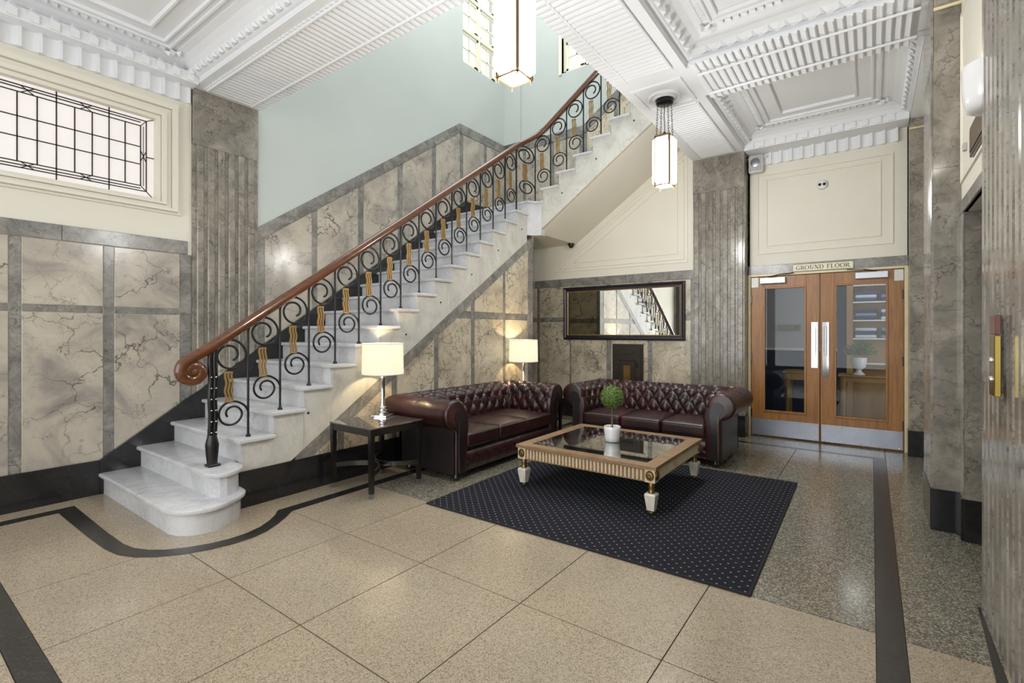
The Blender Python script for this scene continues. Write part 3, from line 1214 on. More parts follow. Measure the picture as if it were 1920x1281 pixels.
# ------------------------------------------------------------------ door wall
w = MB()
w.box(XD, XD + .16, -.6, -.335, 0, ZC)
w.box(XD, XD + .16, 1.335, 1.5, 0, ZC)
w.box(XD, XD + .16, -.6, 1.5, 2.16, ZC)
wall_doors = tag(w.build('wall_doors', M['plaster_cream']), 'cream panelled wall over the oak double doors with a grey marble lintel', 'wall', kind='structure')
wall_cornice((XD, -.34), (0, 1), 1.69, .30, ceiling, PI / 2, 3.62)
wx('marble_lintel', M['marble_band'], -.343, .5, 2.165, 2.288, .016, wall_doors, XD)
wx('marble_lintel', M['marble_band'], .5, 1.354, 2.165, 2.288, .016, wall_doors, XD)
for y0, y1, z0, z1, s_ in ((-.20, 1.235, 2.45, 3.50, .014), (-.085, 1.13, 2.55, 3.43, .012)):
    q = MB()
    q.sweep([(XD, y0, z0), (XD, y1, z0), (XD, y1, z1), (XD, y0, z1)], [(-s_, -s_), (s_, -s_), (s_, s_), (-s_, s_)], up=(1, 0, 0), closed=True)
    q.build('panel_moulding', M['plaster_cream'], wall_doors)
# far pilaster right of the doors
q = MB()
q.box(7.07, 7.32, -.6, -.343, 0, ZS)
p3 = q.build('pilaster', M['marble_pilaster'], wall_doors)
q = MB()
q.box(7.055, 7.32, -.6, -.33, 0, .29, .004)
q.build('plinth', M['marble_black'], p3)
q = MB()
q.tube([(7.055, -.5, 3.675), (7.055, -.343, 3.675)], .012, 8, up=(0, 0, 1))
q.build('conduit', M['cream_paint'], p3)

# ------------------------------------------------------------------ right wall: piers, lift recess, fluted pilaster
w = MB()
w.box(-2.4, 3.42, YR - .2, YR, 0, ZC)
w.box(4.43, 7.4, YR - .2, YR, 0, ZC)
w.box(3.42, 4.43, YR - .2, YR, 2.2, ZC)
wall_right = tag(w.build('wall_right', M['plaster_cream']), 'cream and marble wall with the lift recess and fluted piers', 'wall', kind='structure')


def ry(name, m, x0, x1, z0, z1, pr, c=.003, par=None):
    q = MB()
    q.box(x0, x1, YR - .02, YR + pr, z0, z1, c)
    return q.build(name, m, par or wall_right)


ry('marble_lintel', M['marble_band'], 3.35, 4.56, 2.2, 2.285, .012)
ry('marble_panel', M['marble_pilaster'], 4.43, 4.56, .28, 2.2, .008)
q = MB()
q.box(4.415, 4.56, YR - .02, YR + .018, 0, .28, .004)
q.build('plinth', M['marble_black'], wall_right)
q = MB()
q.box(4.426, 4.429, YR - .55, YR - .001, .28, 2.2)
q.build('lift_reveal', M['marble_pilaster'], wall_right)
q = MB()
q.box(4.41, 4.428, YR - .55, YR - .001, 0, .28)
q.build('plinth', M['marble_black'], wall_right)
q = MB()
q.box(3.3, 4.5, YR - .6, YR - .55, 0, 2.25)
q.build('lift_door_panel', M['steel'], wall_right)
q = MB()
q.box(3.3, 4.5, YR - .6, YR - .2, 2.2, 2.3)
q.build('lift_soffit', M['wood_dark'], wall_right)
q = MB()
q.box(3.3, 3.42, YR - .6, YR - .2, 0, 2.3)
q.build('lift_reveal', M['marble_pilaster'], wall_right)
for x0, x1, z0, z1 in ((3.46, 4.50, 2.42, 3.55),):
    q = MB()
    q.sweep([(x0, YR, z0), (x1, YR, z0), (x1, YR, z1), (x0, YR, z1)], [(-.012, -.012), (.012, -.012), (.012, .012), (-.012, .012)], up=(0, 1, 0), closed=True)
    q.build('panel_moulding', M['plaster_cream'], wall_right)
pr_ = MB()
pr_.box(4.56, 5.15, -.6, -.353, 0, ZS)
pier = pr_.build('pier', M['marble_pilaster'], wall_right)
rm3 = MB()
rm3.prism([(-.033, 0), (-.033, .007), (-.024, .014), (.024, .014), (.033, .007), (.033, 0)], 'z', .29, 3.30)
rm3 = rm3.mesh('reed', M['marble_pilaster'])
for k in range(6):
    place('reed', rm3, pier, (4.62 + .0945 * k, -.353, 0))
q = MB()
q.box(4.56, 5.15, -.36, -.339, 3.30, ZS - .001, .005)
q.build('capital_block', M['marble_pilaster'], pier)
q = MB()
q.box(4.545, 5.165, -.6, -.335, 0, .29, .004)
q.build('plinth', M['marble_black'], pier)
q = MB()
q.tube([(4.55, -.5, 3.675), (4.55, -.353, 3.675)], .012, 8, up=(0, 0, 1))
q.build('conduit', M['cream_paint'], pier)
for z in (2.55, 1.55):
    q = MB()
    q.box(4.5588, 4.561, -.498, -.355, z, z + .002)
    q.build('joint_line', M['joint'], pier)
pn = MB()
pn.box(1.5, 3.40, -.6, -.466, 0, ZS)
pnear = pn.build('pilaster', M['marble_pilaster'], wall_right)
rm4 = MB()
rm4.prism([(-.038, 0), (-.038, .009), (-.028, .018), (.028, .018), (.038, .009), (.038, 0)], 'z', .0, ZS - .01)
rm4 = rm4.mesh('reed', M['marble_pilaster'])
for k in range(18):
    place('reed', rm4, pnear, (3.355 - .1 * k, -.466, 0))

# ------------------------------------------------------------------ street front behind the camera
w = MB()
w.box(-2.5, -2.4, YR - .2, YL + .2, 3.55, 4.1)
w.box(-2.5, -2.4, YR - .2, YL + .2, 0, .35)
for y in (-.7, 1.0, 2.4, 3.9, 5.3):
    w.box(-2.5, -2.38, y, y + .22, .35, 3.55)
wall_front = tag(w.build('wall_front', M['marble_band']), 'street front of marble piers between tall glazed openings', 'wall', kind='structure')
q = MB()
for y0, y1 in ((4.12, 4.30), (5.12, 5.30)):
    q.box(-2.42, -2.34, y0, y1, .0, 3.0)
q.box(-2.42, -2.34, 4.30, 5.12, 2.35, 2.55)
q.box(-2.42, -2.34, 4.30, 5.12, .0, .4)
q.box(-2.42, -2.34, 4.30, 5.12, 2.9, 3.0)
tag(q.build('door_3', M['wood_dark']), 'dark wooden glazed entrance door in the street front', 'door', kind='structure')
# ------------------------------------------------------------------ staircase
stair = thing('staircase', 'white marble staircase rising beside the wall and turning at a landing', 'staircase', kind='structure')


def tread_poly(poly, ztop, name='tread'):
    """rounded-nose slab from a plan polygon (ccw)"""
    n = len(poly)
    P = [Vector(p) for p in poly]

    def offs(d):
        out = []
        for i in range(n):
            a, b_, c = P[i - 1], P[i], P[(i + 1) % n]
            e1, e2 = (b_ - a).normalized(), (c - b_).normalized()
            n1, n2 = Vector((e1.y, -e1.x)), Vector((e2.y, -e2.x))
            m = (n1 + n2)
            m = m / max(.3, m.length_squared) * 2
            out.append(b_ - m * d)
        return out
    q = MB()
    T = .036
    lv = [(.014, ztop - T), (.004, ztop - T + .005), (0, ztop - T / 2), (.004, ztop - .005), (.014, ztop)]
    vs = []
    for d, z in lv:
        vs += [(p.x, p.y, z) for p in offs(d)]
    fs = [(i * n + k, i * n + (k + 1) % n, (i + 1) * n + (k + 1) % n, (i + 1) * n + k) for i in range(len(lv) - 1) for k in range(n)]
    fs += [tuple(range(n)), tuple((len(lv) - 1) * n + k for k in range(n))]
    q.add(vs, fs)
    return q.build(name, M['marble_white'], stair, 35)


def riser_poly(poly, z0, z1):
    q = MB()
    q.prism(poly, 'z', z0, z1)
    return q.build('riser', M['marble_white'], stair, 30)


WALLY = YL - .032
# two bottom steps with rounded ends
def round_end(x0, ymin, xe, off=0.0):
    """front edge from the wall, round the corner, back to the string"""
    pts = [(x0 + off, WALLY)]
    cyl = 3.93
    curve = {1: [(1.28, 3.98), (1.282, 3.90), (1.305, 3.82), (1.345, 3.755), (1.40, 3.71), (1.46, 3.687), (1.52, 3.68), (1.60, 3.70), (1.68, 3.742), (1.75, 3.79), (1.80, 3.845), (1.83, 3.90), (1.845, 4.02)],
             2: [(1.546, 4.0), (1.548, 3.93), (1.565, 3.865), (1.60, 3.82), (1.65, 3.80), (1.70, 3.812), (1.755, 3.845), (1.80, 3.885), (1.83, 3.94), (1.84, 4.02)]}[ymin]
    c = Vector((sum(p[0] for p in curve) / len(curve) + .05, 4.0))
    for p in curve:
        v = Vector(p)
        d = (v - c)
        pts.append(tuple(v - d.normalized() * off) if off else p)
    xe_ = max(curve[-1][0] - off, xf(ymin + 1) + .06)
    pts.append((curve[-1][0] - off, 4.1))
    pts.append((xe_, 4.1))
    pts.append((xe_, WALLY))
    return pts


tread_poly([tuple(p) for p in round_end(1.28, 1, 0)], RISE)
riser_poly(round_end(1.28, 1, 0, .035), 0, RISE - .034)
tread_poly([tuple(p) for p in round_end(1.546, 2, 0)], 2 * RISE)
riser_poly(round_end(1.546, 2, 0, .035), RISE, 2 * RISE - .034)
for n in range(3, 18):
    x0 = xf(n)
    tread_poly([(x0, WALLY), (x0, YN), (x0 + GO + .035, YN), (x0 + GO + .035, YF + .03), (x0 + GO + .07, YF + .03), (x0 + GO + .07, WALLY)], n * RISE)
for n in range(3, 19):
    x0 = xf(n)
    q = MB()
    q.box(x0 + .0325, x0 + .055, YF - .003, WALLY, (n - 1) * RISE, n * RISE - .034)
    q.build('riser', M['marble_white'], stair)
# landing with the little curved corner
xl = xf(18)
arc = [(XN - .13 + .13 * math.cos(a), YN - .0 - .13 + .13 * math.sin(a)) for a in ()]
lp = [(xl, WALLY), (xl, YN)] + [(5.84, 3.965), (5.885, 3.935), (5.915, 3.90), (XN, 3.86)] + [(XN, 3.80), (XB - .004, 3.80), (XB - .004, WALLY)]
tread_poly(lp, 18 * RISE, 'landing_slab')
q = MB()
cw = [(5.838, YF), (5.875, 4.0), (5.915, 3.97), (5.948, 3.93), (XF, 3.86), (XF + .1, 3.86), (XF + .1, YF + .1), (5.838, YF + .1)]
q.prism(cw, 'z', 2.80, 18 * RISE - .034)
q.build('curved_string', M['marble_white'], stair, 40)
for n in range(19, 26):
    y0 = yf(n)
    tread_poly([(XN, y0), (XB - .004, y0), (XB - .004, max(2.025, y0 - .2665 - .07)), (XN, max(2.025, y0 - .2665 - .035))][::-1], n * RISE)
    q = MB()
    q.box(XF - .003, XB - .004, y0 - .055, y0 - .0325, (n - 1) * RISE, n * RISE - .034)
    q.build('riser', M['marble_white'], stair)


# strings: saw-tooth top, sloping underside
def low_z(x):
    return 1.364 + .675 * (x - 3.853)


def lower_string(n0, n1):
    """one marble piece of the string spanning treads n0..n1"""
    top = []
    for n in range(n0, n1 + 1):
        xa = xf(n) + .035
        xb_ = xf(n + 1) + .035
        top += [(xa, n * RISE - .034), (xb_, n * RISE - .034)]
    xa, xb_ = top[0][0] + .0012, top[-1][0] - .0012
    top[0] = (xa, top[0][1])
    top[-1] = (xb_, top[-1][1])
    bot = [(xb_, max(.28, low_z(xb_)))]
    if low_z(xa) < .28:
        xk = 3.853 + (.28 - 1.364) / .675
        if xa < xk < xb_:
            bot.append((xk, .28))
        bot.append((xa, .28))
    else:
        bot.append((xa, low_z(xa)))
    q = MB()
    q.prism(top + bot, 'y', YF, YF + .05)
    return q.build('string', M['marble_string'], stair)


lower_string(2, 4)
lower_string(5, 7)
lower_string(8, 11)
lower_string(12, 14)
lower_string(15, 17)
top = []
for n in range(19, 26):
    ya, yb_ = yf(n) - .035, max(2.025, yf(n + 1) - .035)
    top += [(ya, n * RISE - .034), (yb_, n * RISE - .034)]
q = MB()
q.prism([(3.93, 2.84), (3.93, 18 * RISE - .034), (top[0][0], 18 * RISE - .034)] + top + [(top[-1][0], soffit_z(top[-1][0]))], 'x', XF, XF + .05)
q.build('string', M['marble_string'], stair)
q = MB()
ye = 2.025
q.prism([(4.06, 2.84), (4.06, 3.25), (3.93, 3.25), (ye, soffit_z(ye) + .4), (ye, soffit_z(ye)), (3.93, 2.84)], 'x', XF + .05, XB - .002)
q.build('flight_soffit', M['plaster_cream'], stair)
q = MB()
q.prism([(5.87, 2.84), (XB - .002, 2.84), (XB - .002, 3.25), (5.87, 3.25)], 'y', 4.06, YL - .05)
q.build('landing_soffit', M['plaster_cream'], stair)
# solid stair body behind the string
q = MB()
q.prism([(1.62, .0), (5.95, 0), (5.95, 2.6), (5.95, 3.2)] + [(xf(18) + .07, 17 * RISE - .04), (1.9, .32), (1.62, .1)], 'y', YF + .06, YF + .16)
under = q.build('under_stair_core', M['plaster_cream'], stair)
for px, z_ in ((2.42, .62), (3.003, .929), (3.55, 1.31), (4.072, 1.678), (4.616, 2.052), (5.156, 2.426), (5.70, 2.80)):
    q = MB()
    q.lathe([(.001, 0), (.010, 0), (.010, .006), (.001, .008)], 10)
    o = q.build('string_stud', M['iron'], stair)
    o.location = (px, YF - .001, z_ + .06)
    o.rotation_euler = (PI / 2, 0, 0)
for py_, z_ in ((3.511, 3.354), (2.982, 3.724), (2.448, 4.103)):
    q = MB()
    q.lathe([(.001, 0), (.010, 0), (.010, .006), (.001, .008)], 10)
    o = q.build('string_stud', M['iron'], stair)
    o.location = (XF - .001, py_, z_)
    o.rotation_euler = (0, -PI / 2, 0)

# ------------------------------------------------------------------ wall under the stair
w = MB()
w.prism([(1.84, 0), (6.0, 0), (6.0, low_z(6.0)), (1.84, .28)], 'y', YF + .03, YF + .06)
wall_under = tag(w.build('wall_under_stair', M['marble_band']), 'breccia marble panelled wall under the sloping stair string', 'wall', kind='structure')


def under_poly(name, m, x0, x1, z0, ztop, pr):
    """panel clipped by the sloping band"""
    e = .0015
    x0 += e
    x1 -= e
    lim = lambda x: low_z(x) - .135
    pts = []
    if min(lim(x1), ztop) <= z0 + .01:
        return
    # clip rectangle under line z=lim(x)
    xa = x0
    if lim(x0) < z0:
        xa = x0 + (z0 - lim(x0)) / .675
    poly = [(xa, z0 + e), (x1, z0 + e), (x1, min(ztop - e, lim(x1)))]
    if lim(x1) > ztop - e:
        xk = x0 + (ztop - e - lim(x0)) / .675
        if xk > xa:
            poly.append((xk, ztop - e))
            poly.append((xa, max(z0 + e, lim(xa))))
        else:
            poly.append((xa, ztop - e))
    else:
        poly.append((xa, max(z0 + e, lim(xa))))
    q = MB()
    q.prism(poly, 'y', YF + .03 - pr, YF + .045)
    q.build(name, m, wall_under)


UV = [(1.84, 1.9), (2.72, 2.79), (3.36, 3.43), (3.97, 4.04), (4.61, 4.68), (5.265, 5.32), (5.86, 6.0)]
for (a0, a1), (b0, b1) in zip(UV[:-1], UV[1:]):
    under_poly('marble_panel', M['marble_panel_b'], a1, b0, .29, 1.565, .028)
    under_poly('marble_band', M['marble_band'], a1, b0, 1.565, 1.65, .024)
    under_poly('marble_panel', M['marble_panel_b'], a1, b0, 1.65, 3.2, .028)
for a0, a1 in UV:
    under_poly('marble_strip', M['marble_band'], a0, a1, .29, 3.0, .024)
for x0, x1 in ((2.3, 3.2), (3.2, 4.1), (4.1, 5.0), (5.0, 6.0)):
    q = MB()
    q.prism([(x0 + .001, low_z(x0) - .135), (x1 - .001, low_z(x1) - .135), (x1 - .001, low_z(x1) - .001), (x0 + .001, low_z(x0) - .001)], 'y', YF - .002, YF + .045)
    q.build('marble_band', M['marble_band'], wall_under)
skirting('baseboard_under_stair', [(1.835, 0), (6.0, 0), (6.0, .29), (1.835, .29)], 'y', YF - .012, YF + .03, 'black marble skirting under the stair string behind the sofa')

# return wall closing the space under the landing
w = MB()
w.box(5.86, 6.0, YF + .06, YL, 0, 2.84)
wall_recess = tag(w.build('wall_recess', M['marble_band']), 'marble return wall closing the recess under the landing', 'wall', kind='structure')
for y0_, y1_ in ((4.10, 4.66), (4.74, 5.32)):
    for z0_, z1_ in ((.29, 1.56), (1.64, 2.15)):
        q = MB()
        q.box(5.99, 6.008, y0_, y1_, z0_, z1_, .003)
        q.build('marble_panel', M['marble_panel_b'], wall_recess)
q = MB()
q.box(5.99, 6.004, YF + .06, YL, 2.28, 2.84)
q.build('plaster_frieze', M['plaster_cream'], wall_recess)

# ------------------------------------------------------------------ railing
rail = thing('stair_railing', 'black wrought iron scroll railing with gilded wavy bars and a polished wooden handrail', 'railing')
YRL = 4.08
XRU = 6.03


def rail_top(x):
    return .183 + .69 * (x - 1.28) + .885


path = []
for x in [1.56 + .1 * k for k in range(42)]:
    path.append((x, YRL, rail_top(x) - .04))
x_e, z_e = path[-1][0], path[-1][2]


def rail_up(y):
    return 3.477 + .687 * (3.86 - y) + .90 - .04


ya = 3.80
za = rail_up(ya)
p0 = Vector((x_e, YRL, z_e))
p3 = Vector((XRU, ya, za))
p1 = p0 + Vector((.20, 0, .13))
p2 = p3 + Vector((0, .17, -.11))
for k in range(1, 12):
    t = k / 11
    path.append(tuple(p0 * (1 - t) ** 3 + p1 * 3 * t * (1 - t) ** 2 + p2 * 3 * t * t * (1 - t) + p3 * t ** 3))
for k in range(1, 19):
    y = ya - .1 * k
    if y > 2.03:
        path.append((XRU, y, rail_up(y)))
hs = [(.034, -.03), (.036, -.005), (.030, .022), (.014, .036), (-.014, .036), (-.030, .022), (-.036, -.005), (-.034, -.03), (-.022, -.04), (.022, -.04)]
hr = MB()
# volute: the rail rolls down and under at its foot
vol = []
cx_, cz_ = 1.53, rail_top(1.515) - .04 - .088
a0 = math.radians(124)
turns = 1.45
nv = 34
for k in range(nv + 1):
    t = k / nv
    a = a0 + t * turns * 2 * PI
    r_ = .092 * (1 - t) + .020 * t
    vol.append((cx_ + r_ * math.cos(a), YRL, cz_ + r_ * math.sin(a)))
full = list(reversed(vol)) + [p for p in path if p[0] > 1.56]
sc_ = [(.55 + .45 * min(1, k / 20)) for k in range(len(vol))] + [1] * (len(full) - len(vol))
side_up = (0, 0, 1)


def sweep_rail(path_, sec_, scale_):
    q = MB()
    P = [Vector(p) for p in path_]
    n, m = len(P), len(sec_)
    prev_side = None
    vs = []
    for i, p in enumerate(P):
        t = (P[min(i + 1, n - 1)] - P[max(i - 1, 0)]).normalized()
        if i < len(vol) + 30:
            side = Vector((0, 1, 0))
        else:
            side = Vector((0, 0, 1)).cross(t).normalized()
        nn_ = t.cross(side).normalized()
        for a, b_ in sec_:
            vs.append(p + side * a * scale_[i] - nn_ * (-b_) * scale_[i])
    fs = [(i * m + k, i * m + (k + 1) % m, (i + 1) * m + (k + 1) % m, (i + 1) * m + k) for i in range(n - 1) for k in range(m)]
    fs += [tuple(range(m)), tuple((n - 1) * m + k for k in range(m))]
    q.add(vs, fs)
    return q


hrail = sweep_rail(full, hs, sc_).build('handrail', M['wood_rail'], rail, 50)
q = MB()
q.lathe([(.001, -.04), (.024, -.04), (.024, .04), (.001, .045)], 6)
o = q.build('volute_eye', M['wood_rail'], hrail)
o.location = (cx_, YRL, cz_)
o.rotation_euler = (PI / 2, 0, 0)


def spiral(cx__, cz__, seq, n=10):
    """seq of (angle_deg, radius); smooth interpolation, in the xz plane"""
    pts = []
    for (a_, r0), (b_, r1) in zip(seq[:-1], seq[1:]):
        for k in range(n):
            t = k / n
            a = math.radians(a_ + (b_ - a_) * t)
            r_ = r0 + (r1 - r0) * t
            pts.append((cx__ + r_ * math.cos(a), 0, cz__ + r_ * math.sin(a)))
    a, r_ = math.radians(seq[-1][0]), seq[-1][1]
    pts.append((cx__ + r_ * math.cos(a), 0, cz__ + r_ * math.sin(a)))
    return pts


BW = GO
ZU = .848
up_seq = [(180, .13), (90, .122), (0, .116), (-90, .106), (-180, .098), (-270, .074), (-360, .053), (-425, .044)]
bal = MB()
bal.tube([(0, 0, .0), (0, 0, .4), (0, 0, ZU - .02)] + spiral(.13, ZU, up_seq, 8), .0095, 7)
bal_m = bal.mesh('baluster', M['iron'], 60)
scr = MB()
scr.tube(spiral(.13, ZU, up_seq, 8), .0095, 7)
scr_m = scr.mesh('upper_scroll', M['iron'], 60)
lo_seq = [(-22, .142), (0, .132), (50, .106), (90, .097), (180, .090), (270, .086), (360, .083), (450, .055), (540, .036), (575, .032)]
lo = MB()
lo.tube(spiral(BW - .132, .20, lo_seq, 7), .0088, 7)
lo_m = lo.mesh('lower_scroll', M['iron'], 60)
wv = MB()
wv.sweep([(.0055 * math.sin(k / 14 * 4 * PI), 0, .235 * k / 14) for k in range(15)], [(-.005, -.0085), (.005, -.0085), (.005, .0085), (-.005, .0085)])
wv_m = wv.mesh('wavy_bar', M['gilt'], 40)
sh = MB()
sh.lathe([(.021, 0), (.021, .008), (.015, .02), (.012, .024)], 8)
sh_m = sh.mesh('base_shoe', M['iron'])
cl = MB()
cl.box(-.026, .026, -.01, .01, -.006, .006, .002)
cl_m = cl.mesh('bar_collar', M['gilt'])


def bay(loc, rz, has_post=True, width=1.0, up_dz=0.0):
    o = place('baluster', bal_m if has_post else scr_m, rail, loc, rot=(0, 0, rz), scale=(width, 1, 1))
    lsc = place('lower_scroll', lo_m, o, (0, 0, RISE))
    for s_ in (-1, 0, 1):
        place('wavy_bar', wv_m, o, (.118 + .024 * s_, 0, RISE + .297))
    place('bar_collar', cl_m, o, (.118, 0, RISE + .30))
    place('bar_collar', cl_m, o, (.118, 0, RISE + .53))
    if has_post:
        place('base_shoe', sh_m, o, (0, 0, 0))
    return o


for n in range(2, 17):
    bay((xf(n) + .12, YRL, n * RISE), 0, n > 2)
dx = XRU - (xf(17) + .12)
dy = 4.0065 - YRL
bay((xf(17) + .12, YRL, 17 * RISE), math.atan2(dy, dx), True, math.hypot(dx, dy) / BW)
for n in range(18, 26):
    y = yf(n) - .12
    if y > 2.3:
        bay((XRU, y, n * RISE), -PI / 2, True, .2665 / BW)
# newel: twisted iron post with leaf base and studs
nx_ = xf(2) + .12
nw = MB()
zb_ = 2 * RISE
for s_ in (-1, 1):
    pts = []
    for k in range(15):
        z = zb_ + .02 + (rail_top(nx_) - .08 - zb_) * k / 14
        pts.append((nx_ + s_ * .016 + .003 * math.sin(k * 1.4), YRL, z))
    nw.tube(pts, .019, 8)
nw.lathe([(.036, zb_ + .02), (.044, zb_ + .10), (.048, zb_ + .17), (.036, zb_ + .22), (.032, zb_ + .24)], 10, nx_ - .004, YRL)
newel = nw.build('newel_post', M['iron'], rail, 60)
q = MB()
q.box(nx_ - .045, nx_ + .045, YRL - .04, YRL + .04, zb_, zb_ + .02, .006)
q.build('newel_foot', M['iron'], newel)
q = MB()
q.lathe([(.001, -.006), (.006, -.004), (.008, 0), (.006, .004), (.001, .006)], 8)
sm = q.mesh('newel_stud', M['chrome'], 60)
for k in range(6):
    for s_ in (-1, 1):
        place('newel_stud', sm, newel, (nx_ + s_ * .016, YRL - .021, zb_ + .26 + .085 * k))
# ------------------------------------------------------------------ rug
rug_o = thing('area_rug', 'navy carpet rug with small pale dots under the coffee table', 'rug', (3.98, 1.73, 0), (0, 0, math.radians(.8)))
q = MB()
q.box(-1.17, 1.17, -1.19, 1.19, .0025, .010)
q.build('rug_field', M['rug'], rug_o)
for x0, x1, y0, y1 in ((-1.18, 1.18, -1.2, -1.185), (-1.18, 1.18, 1.185, 1.2), (-1.18, -1.165, -1.185, 1.185), (1.165, 1.18, -1.185, 1.185)):
    q = MB()
    q.box(x0, x1, y0, y1, .0022, .0125, .003)
    q.build('bound_edge', M['rug_edge'], rug_o)


# ------------------------------------------------------------------ chesterfield sofa
def sofa(label, loc, rz, wb):
    t = thing('chesterfield_sofa', label, 'sofa', loc, (0, 0, rz), 'oxblood chesterfield sofas')
    a = wb / 2 - .15
    yb = .18
    yfr = -.43
    # profile: (u outward, z), with arc length
    prof = [(.0, .38)]
    for k in range(1, 13):
        f = k / 12
        prof.append((-.005 - .02 * math.sin(f * PI) + .0 * f, .38 + .23 * f))
    cu, cz, r = .15, .632, .135
    n1 = 30
    for k in range(n1 + 1):
        ang = math.radians(188 - (188 + 62) * k / n1)
        prof.append((cu + r * math.cos(ang), cz + r * math.sin(ang)))
    prof += [(.155, .49), (.15, .46), (.15, .30), (.15, .08)]
    # arc length
    tl = [0]
    for p, q_ in zip(prof[:-1], prof[1:]):
        tl.append(tl[-1] + math.hypot(q_[0] - p[0], q_[1] - p[1]))
    nrm = []
    for i in range(len(prof)):
        p, q_ = prof[max(0, i - 1)], prof[min(len(prof) - 1, i + 1)]
        d = Vector((q_[0] - p[0], q_[1] - p[1])).normalized()
        nrm.append(Vector((-d.y, d.x)))
    pp, qq, A = .145, .25, .042
    t0 = .10

    def tuft(s, tt):
        if tt > t0 + qq * 1.5 + .02:
            # pleats running over the roll
            g = abs(math.sin(PI * s / pp))
            fade = max(0, 1 - (tt - (t0 + qq * 1.5)) / .16)
            return (g ** .4 - 1) * A * .5 * fade
        aa = s / pp + (tt - t0) / qq
        bb = s / pp - (tt - t0) / qq
        h = (abs(math.sin(PI * aa)) * abs(math.sin(PI * bb))) ** .5
        edge = min(1, tt / .05)
        return (h - 1) * A * edge
    q = MB()
    legs = [((-a, yfr), (-a, yb), (-1, 0), (-1, 1), (0, 1)), ((-a, yb), (a, yb), (-1, 1), (1, 1), (1, 0)), ((a, yb), (a, yfr), (1, 1), (1, 0), (0, -1))]
    m = len(prof)
    for li, (P0, P1, M0, M1, d) in enumerate(legs):
        P0, P1, M0, M1 = Vector(P0), Vector(P1), Vector(M0), Vector(M1)
        L_ = (P1 - P0).length
        nm = Vector([(-1, 0), (0, 1), (1, 0)][li])
        ns = int(L_ / .0105)
        np_ = max(1, round(L_ / pp))
        k_ = np_ * pp / L_
        vs = []
        for i in range(ns + 1):
            f = i / ns
            s = f * L_ * k_
            ef = min(1, f * L_ / .05, (1 - f) * L_ / .05) if li == 1 else min(1, (f * L_ if li == 2 else (1 - f) * L_) / .05, ((1 - f) * L_ if li == 2 else f * L_) / .03)
            for j, (u, z) in enumerate(prof):
                dsp = tuft(s, tl[j]) * (ef if tl[j] < 5 else 0)
                uu = u + nrm[j].x * dsp
                zz = z + nrm[j].y * dsp
                A0 = P0 + M0 * uu
                A1 = P1 + M1 * uu
                w_ = A0.lerp(A1, f)
                vs.append((w_.x, w_.y, zz))
        fs = [(i * m + j, i * m + j + 1, (i + 1) * m + j + 1, (i + 1) * m + j) for i in range(ns) for j in range(m - 1)]
        q.add(vs, fs)
    q.weld = True
    # orientation: recalc needs closed; build then keep
    up = q.build('tufted_back_and_arms', M['leather'], t, 55)
    # black outer cladding, back and sides
    ob = MB()
    ob.box(-a - .154, -a - .12, yfr + .01, yb + .15, .07, .50)
    ob.box(a + .12, a + .154, yfr + .01, yb + .15, .07, .50)
    ob.box(-a - .154, a + .154, yb + .12, yb + .154, .07, .50)
    ob.build('outer_cladding', M['leather_dark'], t)
    # scroll-fronted arms
    for s_ in (-1, 1):
        fp = MB()
        poly = [(s_ * (a + u), z) for u, z in prof[1:]] + [(s_ * (a + .0), .08)]
        npz = len(poly)
        cen = (s_ * (a + .09), .45)
        vs = []
        for yy_, kk_ in ((yfr + .03, 0), (yfr - .008, 0), (yfr - .018, .010), (yfr - .022, .024)):
            for px_, pz_ in poly:
                if pz_ > .48:
                    cc_ = Vector((s_ * (a + cu), cz))
                else:
                    cc_ = Vector((s_ * (a + .075), pz_))
                dv = Vector((px_, pz_)) - cc_
                w2 = Vector((px_, pz_)) - (dv.normalized() * kk_ if dv.length > 1e-4 else dv)
                vs.append((w2.x, yy_, w2.y))
        fp.add(vs, [tuple(range(npz)), tuple(3 * npz + j_ for j_ in range(npz))] + [(r_ * npz + j_, r_ * npz + (j_ + 1) % npz, (r_ + 1) * npz + (j_ + 1) % npz, (r_ + 1) * npz + j_) for r_ in range(3) for j_ in range(npz)])
        ar = fp.build('arm_front', M['leather'], t, 50)
        ins = MB()
        cc = (a + .085, .42)
        poly = []
        for u, z in prof[1:]:
            du, dz_ = u - .085, z
            if z > .5:
                uu = .118 + (u - .15) * .45
                zz = .615 + (z - .632) * .45
            else:
                uu = .10 + (u - .085) * .45
                zz = z
            poly.append((s_ * (a + uu), zz))
        poly = poly + [(s_ * (a + .06), .09)]
        ins.prism(poly, 'y', yfr - .030, yfr)
        ins.build('arm_facing', M['leather_dark'], ar)
        st_ = MB()
        for u, z in [(x_, z_) for x_, z_ in zip([s_ * (a + .125)] * 34, [.10 + .0135 * k for k in range(34)])]:
            st_.box(u - .003, u + .003, yfr - .0335, yfr - .012, z, z + .006, .001)
        st_.build('nail_trim', M['brass'], ar, kind='stuff')
    # front rail with puffs
    fr = MB()
    nx, nz = 120, 14
    vs = []
    x0, x1 = -a - .0, a + .0
    for i in range(nx + 1):
        for j in range(nz + 1):
            x = x0 + (x1 - x0) * i / nx
            z = .075 + .185 * j / nz
            sx = (x - x0) / (x1 - x0) * round((x1 - x0) / .155)
            puff = .030 * math.sin(PI * j / nz) ** .6
            d_ = math.hypot((sx - round(sx)) * .155, z - .175)
            dim = -.020 * math.exp(-(d_ / .022) ** 2) - .004 * math.exp(-((sx - round(sx)) * .155 / .012) ** 2)
            vs.append((x, yfr + .012 - puff - dim, z))
    fr.add(vs, [(i * (nz + 1) + j, (i + 1) * (nz + 1) + j, (i + 1) * (nz + 1) + j + 1, i * (nz + 1) + j + 1) for i in range(nx) for j in range(nz)])
    frm = fr.build('front_rail', M['leather'], t, 60)
    bs = MB()
